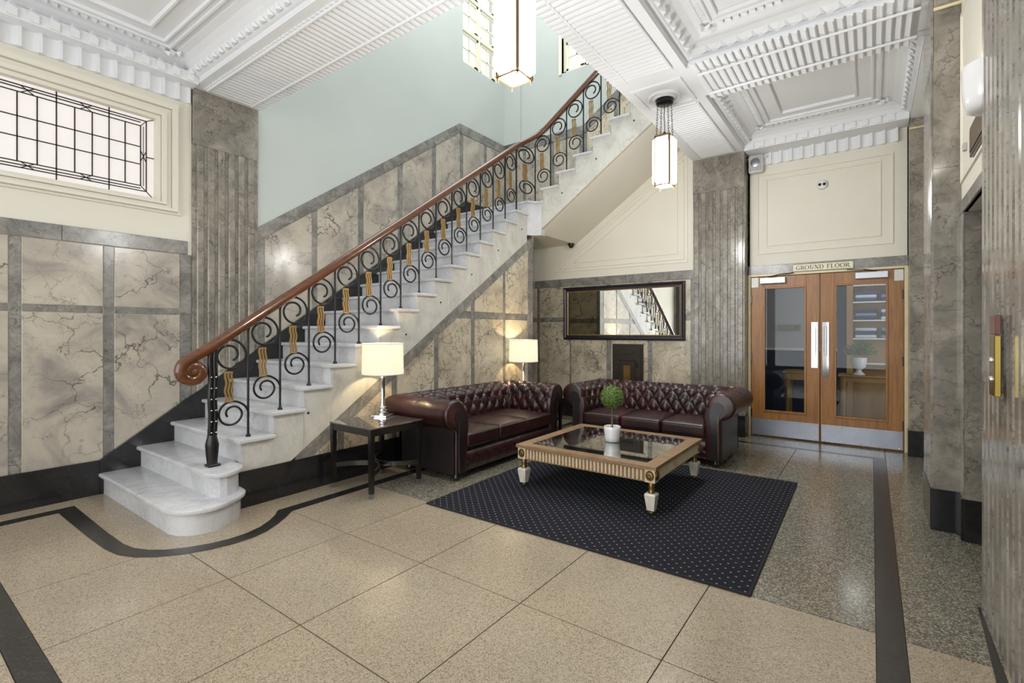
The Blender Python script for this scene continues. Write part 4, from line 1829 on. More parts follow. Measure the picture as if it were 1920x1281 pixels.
    bs.box(-a, a, yfr + .012, yb + .05, .075, .30)
    bs.build('seat_platform', M['leather_dark'], t)
    # cushions
    cw = 2 * a / 3
    for k in range(3):
        x0 = -a + cw * k
        q = MB()
        q.rbox(x0 + .003, x0 + cw - .003, yfr - .03, yb + .02, .295, .435, .032, 4, 8, .022)
        c = q.build('seat_cushion', M['leather'], t, 60)
        pp_ = MB()
        y_ = yfr - .031
        pp_.tube([(x0 + .02, y_, .418), (x0 + cw - .02, y_, .418)], .005, 6, up=(0, 0, 1))
        pp_.build('piping', M['leather'], c)
    # buttons
    bt = MB()

    def button(x, y, z):
        bt.lathe([(.001, z - .007), (.008, z - .005), (.0105, z), (.008, z + .005), (.001, z + .007)], 8, x, y)
    for li, (P0, P1, M0, M1, d) in enumerate(legs):
        P0, P1, M0, M1 = Vector(P0), Vector(P1), Vector(M0), Vector(M1)
        L_ = (P1 - P0).length
        np_ = max(1, round(L_ / pp))
        for row in range(4):
            tt = t0 + qq / 2 * row
            j = min(range(m), key=lambda j_: abs(tl[j_] - tt))
            for k in range(np_ + 1):
                s = (k + (.5 if row % 2 else 0)) / np_
                if s <= .03 or s >= .97:
                    continue
                uu = prof[j][0] - nrm[j].x * A * .8
                zz = prof[j][1] - nrm[j].y * A * .8
                w_ = (P0 + M0 * uu).lerp(P1 + M1 * uu, s)
                button(w_.x, w_.y, zz)
    for k in range(1, round(2 * a / .155)):
        x = -a + 2 * a * k / round(2 * a / .155)
        button(x, yfr + .002, .175)
    bt.build('tuft_buttons', M['leather_dark'], t, 50, kind='stuff')
    for sx in (-1, 1):
        for y in (yfr + .05, yb + .08):
            q = MB()
            q.lathe([(.018, .0), (.03, .01), (.034, .03), (.026, .05), (.02, .085)], 14, sx * (a + .08), y)
            q.build('bun_foot', M['wood_dark'], t, 50)
    return t


sofa('oxblood tufted leather chesterfield sofa set along the wall under the stair', (4.23, 3.53, 0), 0, 1.80)
sofa('oxblood tufted leather chesterfield sofa facing the stair foot below the framed mirror', (5.70, 2.09, 0), -PI / 2, 1.72)

# ------------------------------------------------------------------ coffee table
ct = thing('coffee_table', 'low square glass-topped coffee table with fluted pale wooden apron on the rug', 'table', (4.19, 1.94, .0125))
HX, HY, ZT = .615, .645, .372
fwid = .105
for k, poly in enumerate(([(-HX, -HY), (HX, -HY), (HX - fwid, -HY + fwid), (-HX + fwid, -HY + fwid)], [(HX, -HY), (HX, HY), (HX - fwid, HY - fwid), (HX - fwid, -HY + fwid)], [(HX, HY), (-HX, HY), (-HX + fwid, HY - fwid), (HX - fwid, HY - fwid)], [(-HX, HY), (-HX, -HY), (-HX + fwid, -HY + fwid), (-HX + fwid, HY - fwid)])):
    q = MB()
    q.prism(poly, 'z', ZT - .025, ZT)
    q.build('top_rail', M['wood_table'], ct)
q = MB()
q.box(-HX + fwid - .004, HX - fwid + .004, -HY + fwid - .004, HY - fwid + .004, ZT - .010, ZT - .002)
q.build('glass_top', M['glass_table'], ct)
ax, ay = HX - .018, HY - .018
for k, (x0, x1, y0, y1) in enumerate(((-ax, ax, -ay, -ay + .03), (-ax, ax, ay - .03, ay), (-ax, -ax + .03, -ay + .03, ay - .03), (ax - .03, ax, -ay + .03, ay - .03))):
    q = MB()
    q.box(x0, x1, y0, y1, ZT - .125, ZT - .025)
    ap_ = q.build('apron', M['wood_table'], ct)
    fl_ = MB()
    alongx = (x1 - x0) > .2
    ln = (ax if alongx else ay) - .085
    n = int(2 * ln / .0325)
    for j in range(n):
        c_ = -ln + (j + .5) * 2 * ln / n
        for dd, w_ in ((0.0, .0075),):
            if alongx:
                yy = y0 if k == 0 else y1
                fl_.box(c_ - w_, c_ + w_, yy - .007, yy + .007, ZT - .117, ZT - .034, .003)
            else:
                xx = x0 if k == 2 else x1
                fl_.box(xx - .007, xx + .007, c_ - w_, c_ + w_, ZT - .117, ZT - .034, .003)
    fl_.build('fluting', M['wood_flute'], ap_, kind='stuff')
for sx in (-1, 1):
    for sy in (-1, 1):
        q = MB()
        q.box(sx * ax - sx * .0 - .0 if 0 else sx * (ax + .005), sx * (ax - .075), sy * (ay + .005), sy * (ay - .075), ZT - .127, ZT - .024, .002)
        cbk = q.build('corner_block', M['wood_flute'], ct)
        for face in (0, 1):
            q = MB()
            q.lathe([(.001, .010), (.008, .011), (.010, .007), (.026, .006), (.030, .009), (.033, .004), (.034, 0), (.001, 0)], 20)
            pet = 12
            for j in range(pet):
                an = 2 * PI * j / pet
                q.add([(.011 * math.cos(an), .011 * math.sin(an), .012), (.020 * math.cos(an - .18), .020 * math.sin(an - .18), .009), (.027 * math.cos(an), .027 * math.sin(an), .008), (.020 * math.cos(an + .18), .020 * math.sin(an + .18), .009)], [(0, 1, 2, 3)])
            ro = q.build('rosette', M['brass'], cbk, 40)
            zc_ = ZT - .075
            if face == 0:
                ro.location = (sx * (ax - .035), sy * (ay + .005), zc_)
                ro.rotation_euler = (PI / 2 if sy < 0 else -PI / 2, 0, 0)
            else:
                ro.location = (sx * (ax + .005), sy * (ay - .035), zc_)
                ro.rotation_euler = (0, PI / 2 if sx > 0 else -PI / 2, 0)
            ro.scale = (1, 1.15, 1) if face == 0 else (1.15, 1, 1)
        lx, ly = sx * (ax - .036), sy * (ay - .036)
        q = MB()
        q.lathe([(.030, .262), (.030, .255), (.020, .248), (.020, .238), (.024, .232), (.022, .20), (.022, .175), (.026, .168), (.026, .160), (.020, .155)], 16, lx, ly)
        lg = q.build('leg', M['brass'], ct, 50)
        q = MB()
        a_, b2 = .043, .027
        q.add([(lx - a_ + .006, ly - a_ + .006, .160), (lx + a_ - .006, ly - a_ + .006, .160), (lx + a_ - .006, ly + a_ - .006, .160), (lx - a_ + .006, ly + a_ - .006, .160),
               (lx - a_, ly - a_, .148), (lx + a_, ly - a_, .148), (lx + a_, ly + a_, .148), (lx - a_, ly + a_, .148),
               (lx - b2, ly - b2, .03), (lx + b2, ly - b2, .03), (lx + b2, ly + b2, .03), (lx - b2, ly + b2, .03)],
              [(0, 1, 2, 3), (11, 10, 9, 8)] + [(r_ * 4 + j, r_ * 4 + (j + 1) % 4, r_ * 4 + 4 + (j + 1) % 4, r_ * 4 + 4 + j) for r_ in (0, 1) for j in range(4)])
        q.build('stone_block', M['stone_white'], lg)
        q = MB()
        q.lathe([(.012, .0), (.018, .006), (.018, .014), (.012, .02), (.014, .03)], 14, lx, ly)
        q.build('ball_foot', M['brass'], lg, 50)

# ------------------------------------------------------------------ topiary
tp = thing('potted_topiary', 'clipped round boxwood topiary in a white pot on the coffee table', 'plant', (4.20, 1.935, .3825))
q = MB()
q.lathe([(.001, .002), (.058, .002), (.064, .006), (.068, .04), (.076, .11), (.078, .140), (.075, .143), (.071, .139), (.069, .115), (.001, .113)], 32)
q.build('pot', M['ceramic'], tp, 50)
q = MB()
q.lathe([(.001, .118), (.068, .116), (.068, .112)], 20)
q.build('soil', M['soil'], tp)
q = MB()
q.tube([(0, 0, .11), (.003, .001, .18), (-.002, .002, .25), (.001, 0, .34)], .008, 8)
q.tube([(.008, 0, .11), (-.004, .004, .2), (.004, -.002, .30)], .005, 6)
q.tube([(-.01, .004, .115), (-.022, .01, .17), (-.03, .012, .20)], .0016, 5)
q.build('stem', M['stem'], tp, 60)
q = MB()
CB = Vector((0, 0, .412))
q.lathe([(.001, CB.z - .088)] + [(.088 * math.cos(a), CB.z + .088 * math.sin(a)) for a in [math.radians(-80 + 20 * k) for k in range(9)]] + [(.001, CB.z + .088)], 18)
for k in range(2600):
    z = RNG.uniform(-1, 1)
    th = RNG.uniform(0, 2 * PI)
    r_ = math.sqrt(1 - z * z)
    d = Vector((r_ * math.cos(th), r_ * math.sin(th), z))
    c = CB + d * RNG.uniform(.084, .112)
    up_ = Vector((RNG.uniform(-1, 1), RNG.uniform(-1, 1), RNG.uniform(-1, 1)))
    nrm_ = (d + up_ * .7).normalized()
    s1 = nrm_.cross(up_).normalized() * RNG.uniform(.0035, .005)
    s2 = nrm_.cross(s1).normalized() * RNG.uniform(.007, .010)
    q.add([c - s2, c + s1, c + s2, c - s1], [(0, 1, 2, 3)])
q.build('foliage', M['leaf'], tp, kind='stuff')


# ------------------------------------------------------------------ side tables
def side_table(label, x0, x1, y0, y1):
    cx, cy = (x0 + x1) / 2, (y0 + y1) / 2
    hx, hy = (x1 - x0) / 2, (y1 - y0) / 2
    t = thing('side_table', label, 'side table', (cx, cy, .0015), (0, 0, 0), 'black glass-topped side tables')
    H_ = .585
    for sx in (-1, 1):
        for sy in (-1, 1):
            q = MB()
            xa, xb_ = sx * hx, sx * (hx - .042)
            ya_, yb_ = sy * hy, sy * (hy - .042)
            ti = .008
            vs = [(xa - sx * ti, ya_ - sy * ti, .04), (xb_, ya_ - sy * ti, .04), (xb_, yb_, .04), (xa - sx * ti, yb_, .04), (xa, ya_, H_ - .01), (xb_, ya_, H_ - .01), (xb_, yb_, H_ - .01), (xa, yb_, H_ - .01)]
            q.add(vs, [(0, 1, 2, 3), (4, 5, 6, 7)] + [(j, (j + 1) % 4, 4 + (j + 1) % 4, 4 + j) for j in range(4)])
            l_ = q.build('leg', M['wood_dark'], t)
            q = MB()
            q.box(xa - sx * ti, xb_, ya_ - sy * ti, yb_, 0, .042)
            q.build('ferrule', M['steel'], l_)
    for x0_, x1_, y0_, y1_ in ((-hx + .04, hx - .04, -hy + .004, -hy + .024), (-hx + .04, hx - .04, hy - .024, hy - .004), (-hx + .004, -hx + .024, -hy + .04, hy - .04), (hx - .024, hx - .004, -hy + .04, hy - .04)):
        q = MB()
        q.box(x0_, x1_, y0_, y1_, H_ - .065, H_ - .01)
        q.build('apron', M['wood_dark'], t)
    q = MB()
    q.box(-hx, hx, -hy, hy, H_ - .012, H_ - .006, .001)
    q.build('top_panel', M['wood_dark'], t)
    q = MB()
    q.box(-hx - .004, hx + .004, -hy - .004, hy + .004, H_ - .006, H_ + .004, .0015)
    q.build('glass_top', M['glass_smoke'], t)
    for s_ in (-1, 1):
        q = MB()
        pts = []
        for k in range(17):
            u = -1 + 2 * k / 16
            pts.append((s_ * (hx - .03) - s_ * (hx - .03) * .92 * (1 - u * u), u * (hy - .025), .20))
        q.sweep(pts, [(-.011, -.02), (.011, -.02), (.011, .02), (-.011, .02)], up=(0, 0, 1))
        q.build('curved_stretcher', M['wood_dark'], t, 40)
    return t


def smoke():
    q = N('polished_black_glass')
    nz = q.noise(q.pos(False), 2.0, 2)
    col = q.ramp(nz, [(.3, (.05, .05, .05)), (.7, (.06, .06, .06))])
    return q.set(Base_Color=col, Roughness=.03, Specular_IOR_Level=1.0, Coat_Weight=1.0, Coat_Roughness=.02, Coat_IOR=1.9)


M['glass_smoke'] = smoke()
side_table('black side table with a glass top standing in front of the stair string', 2.575, 3.155, 3.345, 3.925)
side_table('black side table tucked into the corner between the two sofas', 5.30, 5.86, 3.44, 3.985)


# ------------------------------------------------------------------ table lamps
def table_lamp(label, x, y, z, rz):
    t = thing('table_lamp', label, 'lamp', (x, y, z), (0, 0, rz), 'white drum table lamps')
    q = MB()
    q.box(-.082, .082, -.082, .082, 0, .018, .002)
    q.build('base_plate', M['chrome'], t)
    q = MB()
    q.lathe([(.05, .018), (.05, .03), (.034, .036), (.044, .048), (.044, .060), (.030, .068), (.038, .076), (.038, .088), (.027, .096)], 28)
    q.build('base_rings', M['chrome'], t, 50)
    q = MB()
    q.lathe([(.026, .096), (.021, .12), (.0185, .355), (.019, .36)], 10)
    q.build('column', M['chrome'], t, 20)
    q = MB()
    q.lathe([(.019, .36), (.028, .366), (.028, .376), (.020, .380), (.020, .388), (.026, .392), (.026, .398), (.012, .402), (.012, .46)], 24)
    q.build('neck', M['chrome'], t, 50)
    z0, z1, r0, r1 = .405, .695, .196, .190
    q = MB()
    q.lathe([(r0, z0), (r1, z1)], 48, cap=False)
    q.lathe([(r0 - .003, z0), (r1 - .003, z1)], 48, cap=False)
    sh_ = q.build('lamp_shade', M['shade'], t, 60)
    for zz, rr in ((z0, r0), (z1, r1)):
        q = MB()
        q.tube([(rr * math.cos(2 * PI * k / 40), rr * math.sin(2 * PI * k / 40), zz) for k in range(40)], .004, 6, up=(0, 0, 1), closed=True)
        q.build('shade_rim', M['plastic_white'], sh_, 60)
    q = MB()
    for k in range(3):
        an = 2 * PI * k / 3
        q.tube([(0, 0, .47), (r0 * .99 * math.cos(an), r0 * .99 * math.sin(an), .47)], .003, 5, up=(0, 0, 1))
    q.build('shade_spider', M['chrome'], sh_)
    q = MB()
    q.lathe([(.012, .46), (.014, .49), (.028, .53), (.030, .555), (.02, .58), (.001, .585)], 14)
    bl = q.build('bulb', M['lantern_glass'], t, 50)
    point_light('bulb_light', t, (0, 0, .565), LAMP_W, (1.0, .76, .44), .035)
    return t


LAMP_W = 34
table_lamp('lit white drum table lamp on the side table in front of the stair string', 3.045, 3.775, .591, .35)
table_lamp('lit white drum table lamp in the corner behind the sofa arms', 5.425, 3.795, .591, .2)


# ------------------------------------------------------------------ pendant lanterns
def lantern(label, x, y):
    t = thing('pendant_lantern', label, 'pendant light', (x, y, 0), (0, 0, 0), 'opal glass pendant lanterns')
    z0, z1 = 2.885, 3.385
    h = .070
    br = .006
    for zz in (z0, z1):
        for sx, sy in ((1, 0), (-1, 0), (0, 1), (0, -1)):
            q = MB()
            q.box(sx * h - (br if sx else h + br), sx * h + (br if sx else h + br), sy * h - (br if sy else h + br), sy * h + (br if sy else h + br), zz - .005, zz + .005)
            q.build('frame_bar', M['bronze'], t)
    for sx in (-1, 1):
        for sy in (-1, 1):
            q = MB()
            q.box(sx * (h - .004), sx * (h + .010), sy * (h - .004), sy * (h + .010), z0, z1, .002)
            c_ = q.build('corner_post', M['bronze'], t)
            q = MB()
            q.lathe([(.001, z0 - .026), (.005, z0 - .020), (.003, z0 - .014), (.006, z0 - .008), (.004, z0)], 8, sx * h, sy * h)
            q.build('finial', M['bronze'], c_, 50)
    # a proud opal glass tray on every face, chamfered at top and bottom
    for k in range(4):
        q = MB()
        d = .036
        w_ = h - .010
        c1 = .03
        vs = []
        for u, v, dd in ((-w_, z0 + .012, 0), (w_, z0 + .012, 0), (w_, z1 - .012, 0), (-w_, z1 - .012, 0), (-w_ - .004, z0 + .030, d), (w_ + .004, z0 + .030, d), (w_ + .004, z1 - .035, d), (-w_ - .004, z1 - .035, d)):
            vs.append((u, -(h + dd), v))
        q.add(vs, [(4, 5, 6, 7)] + [(j, (j + 1) % 4, 4 + (j + 1) % 4, 4 + j) for j in range(4)] + [(3, 2, 1, 0)])
        o = q.build('glass_panel', M['lantern_glass'], t)
        o.rotation_euler = (0, 0, PI / 2 * k)
        g_ = MB()
        for off in (-.012, .004, .016):
            g_.box(off - .0012, off + .0012, -(h + d + .0015), -(h + d) + .001, z0 + .05, z1 - .06)
        og = g_.build('glass_reeding', M['lantern_glass'], o, kind='stuff')
    q = MB()
    q.box(-h + .006, h - .006, -h + .006, h - .006, z0 - .002, z0 + .002)
    q.build('bottom_glass', M['lantern_glass'], t)
    q = MB()
    q.lathe([(.075, z1 + .004), (.06, z1 + .012), (.02, z1 + .03), (.012, z1 + .05)], 16)
    q.build('top_cap', M['bronze'], t, 50)
    q = MB()
    q.lathe([(.066, ZS - .022), (.085, ZS - .03), (.085, ZS - .065), (.07, ZS - .075), (.001, ZS - .078)], 32)
    q.build('canopy', M['iron'], t, 40)
    # chains
    lk = MB()
    lk.tube([(.0065 * math.cos(2 * PI * k / 12), 0, .0165 * math.sin(2 * PI * k / 12)) for k in range(12)], .0022, 5, closed=True)
    lk_m = lk.mesh('chain_link', M['iron'], 60)
    for sx in (-1, 1):
        for sy in (-1, 1):
            zt, zb = ZS - .075, z1
            n = 12
            first = None
            for k in range(n):
                f = (k + .5) / n
                rr = .052 + (.062 - .052) * f
                o = place('chain_link', lk_m, t, (sx * rr, sy * rr, zt + (zb - zt) * f), rot=(0, 0, (PI / 2 if k % 2 else 0) + .4), scale=(1, 1, 1.02))
    q = MB()
    q.tube([(0, 0, ZS - .075), (-.006, .003, 3.6), (.004, 0, 3.5), (0, 0, z1 + .04)], .004, 6)
    q.build('flex', M['iron'], t)
    point_light('lantern_light', t, (0, 0, z0 - .12), LANT_W, (1.0, .99, .975), .13)
    return t


LANT_W = 54
lantern('lit opal glass pendant lantern hanging in front of the stair windows', 2.325, 1.69)
lantern('lit opal glass pendant lantern hanging from the rosette beside the fluted pilaster', 4.94, 1.70)
# ------------------------------------------------------------------ mirror
mr = thing('wall_mirror', 'wide landscape mirror with dark moulded frame and gilt beaded slip', 'mirror', (XB - .012, 3.145, 1.70))
MW, MH = 1.0, .43


def rect_frame(par, name, m, hw, hh, w_, prof, smooth=None):
    """prof: list of (inset, proud)"""
    sides = [(-1, 0), (1, 0), (0, -1), (0, 1)]
    for k, (sy, sz) in enumerate(sides):
        q = MB()
        vs = []
        for ins, pr in prof:
            if sy:
                vs += [(-pr, sy * (hw - ins), -(hh - ins)), (-pr, sy * (hw - ins), (hh - ins))]
            else:
                vs += [(-pr, -(hw - ins), sz * (hh - ins)), (-pr, (hw - ins), sz * (hh - ins))]
        q.add(vs, [(2 * i, 2 * i + 1, 2 * i + 3, 2 * i + 2) for i in range(len(prof) - 1)])
        q.build(name, m, par, smooth)


rect_frame(mr, 'frame_side', M['frame_dark'], MW, MH, .085, [(0, 0), (0, .025), (.008, .034), (.02, .036), (.03, .028), (.05, .022), (.062, .026), (.068, .022), (.07, .0)], 40)
rect_frame(mr, 'gilt_slip', M['gilt'], MW - .068, MH - .068, .012, [(0, .0), (0, .020), (.006, .024), (.014, .018), (.014, 0)], 40)
q = MB()
q.box(-.012, -.008, -MW + .08, MW - .08, -MH + .08, MH - .08)
q.build('mirror_glass', M['mirror'], mr)
q = MB()
q.box(-.006, 0, -MW + .02, MW - .02, -MH + .02, MH - .02)
q.build('backing', M['wood_dark'], mr)

# ------------------------------------------------------------------ service hatch below the mirror
ht = thing('wall_hatch', 'small dark bronze hatch door with a brass plate below the mirror', 'hatch', (XB - .008, 3.02, 0))
q = MB()
q.box(-.02, .0, -.25, .25, .32, 1.21, .006)
q.build('hatch_frame', M['frame_bronze'], ht) if 'frame_bronze' in M else q.build('hatch_frame', plain('dark_bronze', (52, 44, 38), .4, .4), ht)
DB = bpy.data.materials['dark_bronze']
q = MB()
q.box(-.03, -.02, -.215, .215, .34, 1.175, .004)
q.build('hatch_door', DB, ht)
for a, b_, z0, z1 in ((-.09, .10, 1.06, 1.12), (-.125, -.105, .40, .97), (.105, .125, .40, .97), (-.125, .125, .955, .975)):
    q = MB()
    q.box(-.04, -.03, a, b_, z0, z1, .003)
    q.build('hatch_moulding', DB, ht)
q = MB()
q.box(-.036, -.03, -.05, .06, .45, .88, .002)
q.build('brass_plate', M['brass'], ht)
q = MB()
q.tube([(-.03, -.16, .86), (-.06, -.16, .86), (-.06, -.16, .93), (-.03, -.16, .93)], .007, 6, up=(0, 1, 0))
q.build('hatch_pull', M['wood_dark'], ht)

# ------------------------------------------------------------------ double doors
fr = thing('trim_1', 'cream painted door frame around the oak double doors', 'door frame', kind='structure')
for y0, y1, z0, z1 in ((1.318, 1.354, 0, 2.165), (-.343, -.307, 0, 2.165), (-.307, 1.318, 2.137, 2.165)):
    q = MB()
    q.box(XD - .045, XD + .12, y0, y1, z0, z1, .003)
    q.build('jamb', M['cream_paint'], fr)


def door(name, label, y0, y1, hinge):
    t = thing(name, label, 'door', (XD, 0, 0), kind='structure')
    ti, to = -.03, .015
    z0, z1 = .012, 2.13
    gx0, gx1, gz0, gz1 = (y0 + .145, y1 - .145, .335, 1.99)

    def bx(nm, m, a, b_, c, d, e=ti, f=to, par=t, ch=.002):
        q = MB()
        q.box(e, f, a, b_, c, d, ch)
        return q.build(nm, m, par)
    bx('stile', M['wood_door'], y0, gx0, z0, z1)
    bx('stile', M['wood_door'], gx1, y1, z0, z1)
    bx('rail', M['wood_door'], gx0, gx1, gz1, z1)
    bx('rail', M['wood_door'], gx0, gx1, z0, gz0)
    for a, b_, c, d in ((gx0, gx0 + .022, gz0, gz1), (gx1 - .022, gx1, gz0, gz1), (gx0 + .021, gx1 - .021, gz0, gz0 + .022), (gx0 + .021, gx1 - .021, gz1 - .022, gz1)):
        bx('glazing_bead', M['wood_door'], a, b_, c, d, ti - .012, 0)
    bx('glass_pane', M['glass'], gx0 + .01, gx1 - .01, gz0 + .01, gz1 - .01, -.008, -.002, ch=0)
    kp = bx('kick_plate', M['steel'], y0 + .01, y1 - .01, z0 + .01, .235, ti - .004, ti, ch=0)
    for yy in [y0 + .04 + (y1 - y0 - .08) * k / 4 for k in range(5)]:
        for zz in (.04, .215):
            q = MB()
            q.lathe([(.001, .004), (.005, .003), (.007, 0)], 8)
            o = q.build('screw', M['chrome'], kp, 50)
            o.location = (ti - .004, yy, zz)
            o.rotation_euler = (0, -PI / 2, 0)
    my = y0 + .055 if hinge > 0 else y1 - .055
    pl = bx('push_plate', M['chrome'], my - .035, my + .035, .82 if hinge < 0 else .94, 1.52, ti - .004, ti, ch=.001)
    q = MB()
    q.box(ti - .06, ti - .04, my - .015, my + .015, 1.10, 1.47, .004)
    q.box(ti - .045, ti, my - .012, my + .012, 1.11, 1.14)
    q.box(ti - .045, ti, my - .012, my + .012, 1.43, 1.46)
    q.build('pull_handle', M['chrome'], pl)
    hy_ = y1 - .0 if hinge > 0 else y0
    for zz in (.25, 1.0, 1.78):
        bx('hinge', M['wood_dark'], hy_ - .012, hy_ + .012, zz, zz + .11, ti - .008, ti + .01)
    return t


# hinge +1: hinged at larger y
d1 = door('door_1', 'glazed oak door leaf by the fluted pilaster with a small sign seen behind it', .526, 1.312, 1)
d2 = door('door_2', 'glazed oak door leaf by the lift wall with the planted urn seen behind it', -.302, .518, -1)


def closer(par, ya, yb, s):
    q = MB()
    q.box(-.085, -.03, ya, yb, 2.035, 2.115, .006)
    c_ = q.build('door_closer', M['silver_paint'], par)
    q = MB()
    ym = (ya + yb) / 2
    q.sweep([(-.06, ym + s * .05, 2.12), (-.10, ym - s * .08, 2.145), (-.045, ym - s * .24, 2.16)], [(-.012, -.005), (.012, -.005), (.012, .005), (-.012, .005)], up=(0, 0, 1))
    q.build('closer_arm', M['iron'], c_)


closer(d1, .90, 1.20, 1)
closer(d2, -.16, .16, -1)
for dd, y0, y1 in ((d1, 1.225, 1.31), (d2, -.30, -.215)):
    q = MB()
    q.box(-.034, -.029, y0, y1, 1.995, 2.125)
    q.build('pivot_plate', M['plastic_white'], dd)

# sign over the doors
sg = thing('door_sign', 'cream sign with black capital letters over the double doors', 'sign', (XD - .018, .50, 2.221))
q = MB()
q.box(-.006, 0, -.325, .325, -.046, .046, .002)
q.build('sign_plate', M['plastic_cream'], sg) if 'plastic_cream' in M else q.build('sign_plate', plain('cream_sign', (232, 226, 196), .4), sg)
q = MB()
for a, b_, c, d in ((-.325, .325, .042, .046), (-.325, .325, -.046, -.042), (-.325, -.321, -.046, .046), (.321, .325, -.046, .046)):
    q.box(-.0068, -.005, a, b_, c, d)
q.build('sign_border', M['black_plastic'], sg)


def text_obj(txt, size, par, loc, rot, m, name='lettering', width=None):
    cu = bpy.data.curves.new(name, 'FONT')
    cu.body = txt
    cu.size = size
    cu.align_x = 'CENTER'
    cu.align_y = 'CENTER'
    cu.extrude = .0008
    for fp in ():
        pass
    tmp = bpy.data.objects.new(name, cu)
    COL.objects.link(tmp)
    dg = bpy.context.evaluated_depsgraph_get()
    me = bpy.data.meshes.new_from_object(tmp.evaluated_get(dg))
    bpy.data.objects.remove(tmp)
    xs_ = [v.co.x for v in me.vertices]
    k = width / (max(xs_) - min(xs_)) if width else 1
    for v in me.vertices:
        v.co.x *= k
    me.materials.clear()
    me.materials.append(m)
    o = place(name, me, par, loc, rot)
    return o


# serif capitals drawn as strokes so the lettering keeps its classical look
def serif_text(txt, par, height, width, m):
    """letters as flat meshes in the (y,z) plane, facing -x"""
    T, t_ = .20, .075      # thick / thin strokes, in cap heights

    def rect(x0, y0, x1, y1):
        return [(x0, y0), (x1, y0), (x1, y1), (x0, y1)]

    def stem_(x, s0=True):
        return [rect(x, 0, x + T * .8, 1), rect(x - .09, 0, x + T * .8 + .09, .05), rect(x - .09, .95, x + T * .8 + .09, 1)]

    def ring(cx, cy, rx, ry, a0=0, a1=360, n=28):
        out = []
        for k in range(n):
            u0, u1 = math.radians(a0 + (a1 - a0) * k / n), math.radians(a0 + (a1 - a0) * (k + 1) / n)
            P = []
            for u, s_ in ((u0, 1), (u1, 1), (u1, 0), (u0, 0)):
                ix, iy = rx - T * .85, ry - t_
                P.append((cx + (rx if s_ else ix) * math.cos(u), cy + (ry if s_ else iy) * math.sin(u)))
            out.append(P)
        return out

    def diag(x0, y0, x1, y1, w_):
        return [[(x0, y0), (x0 + w_, y0), (x1 + w_, y1), (x1, y1)]]
    G = {
        'G': (.92, ring(.48, .5, .46, .52, 38, 332) + [rect(.72, .05, .86, .42), rect(.60, .40, .96, .45)]),
        'R': (.86, stem_(.12) + ring(.40, .73, .34, .27, -90, 90, 16) + [rect(.2, .95, .42, 1), rect(.2, .46, .42, .51)] + diag(.70, 0, .36, .48, .20) + [rect(.66, 0, 1.0, .05)]),
        'O': (1.0, ring(.5, .5, .49, .52)),
        'U': (.94, [rect(.14, .34, .30, 1), rect(.04, .95, .40, 1), rect(.72, .34, .79, 1), rect(.62, .95, .90, 1)] + ring(.465, .36, .325, .38, 180, 360, 18)),
        'N': (.98, [rect(.16, 0, .22, 1), rect(.04, 0, .34, .05), rect(.04, .95, .30, 1), rect(.80, 0, .86, 1), rect(.68, .95, .98, 1)] + diag(.66, 0, .14, 1, .20)),
        'D': (.96, stem_(.12) + ring(.42, .5, .50, .5, -90, 90, 20) + [rect(.2, .95, .44, 1), rect(.2, 0, .44, .05)]),
        'F': (.74, stem_(.12) + [rect(.2, .95, .70, 1), rect(.64, .78, .70, 1), rect(.2, .48, .52, .53), rect(.48, .40, .53, .61)]),
        'L': (.76, stem_(.12) + [rect(.2, 0, .72, .05), rect(.67, 0, .72, .24)]),
        ' ': (.5, []),
    }
    tot = sum(G[c][0] + .06 for c in txt)
    k = width / (tot * height)
    y = -tot * height * k / 2
    for c in txt:
        adv, polys = G[c]
        if polys:
            q = MB()
            for P in polys:
                vs = [(-.0075, -(y + px_ * height * k), (pz_ - .5) * height) for px_, pz_ in P]
                q.add(vs, [tuple(range(len(vs)))])
            q.build('letter', m, par)
        y += (adv + .06) * height * k


serif_text('GROUND FLOOR', sg, .052, .575, M['black_plastic'])

# ------------------------------------------------------------------ wall fittings
sp = thing('wall_speaker', 'small white loudspeaker high beside the fluted pilaster', 'speaker', (XD - .035, 1.245, 3.52))
q = MB()
q.rbox(-.10, .02, -.085, .085, 0, .235, .02, 3, 2)
q.build('cabinet', M['plastic_white'], sp, 50)
q = MB()
q.box(-.108, -.098, -.072, .072, .015, .22, .006)
q.build('grille', M['plastic_grey'], sp)
q = MB()
q.lathe([(.001, .004), (.05, .004), (.058, 0)], 28)
o = q.build('driver', M['steel'], sp, 40)
o.location = (-.108, 0, .13)
o.rotation_euler = (0, -PI / 2, 0)
q = MB()
q.box(-.03, .036, -.13, .13, .20, .215)
q.build('bracket', M['plastic_white'], sp)
dt = thing('emergency_light', 'round twin-lens emergency light on the cream panel over the doors', 'light fitting', (XD, .50, 3.25), (0, -PI / 2, 0))
q = MB()
q.lathe([(.001, .045), (.05, .04), (.058, .03), (.06, .0), (.001, 0)], 28)
q.build('housing', M['plastic_white'], dt, 40)
for s_ in (-1, 1):
    q = MB()
    q.lathe([(.001, .052), (.010, .052), (.018, .044), (.018, .03)], 16, 0, s_ * .024)
    q.build('lens', M['black_plastic'], dt, 40)
dm = thing('dome_camera', 'small black dome security camera under the landing soffit', 'camera', (7.02, 3.96, 2.84), (PI, 0, 0))
q = MB()
q.lathe([(.055, 0), (.055, .02), (.048, .024)], 24)
q.build('housing', M['black_plastic'], dm, 40)
q = MB()
q.lathe([(.045, .02), (.043, .04), (.032, .06), (.012, .072), (.001, .074)], 24)
q.build('dome', M['black_plastic'], dm, 50)
sc_o = thing('wall_sconce', 'white half-bowl wall sconce above the lift recess', 'sconce', (3.475, YR, 2.535))
q = MB()
vs = []
prof = [(.07, 0), (.10, .015), (.112, .06), (.118, .13), (.12, .235)]
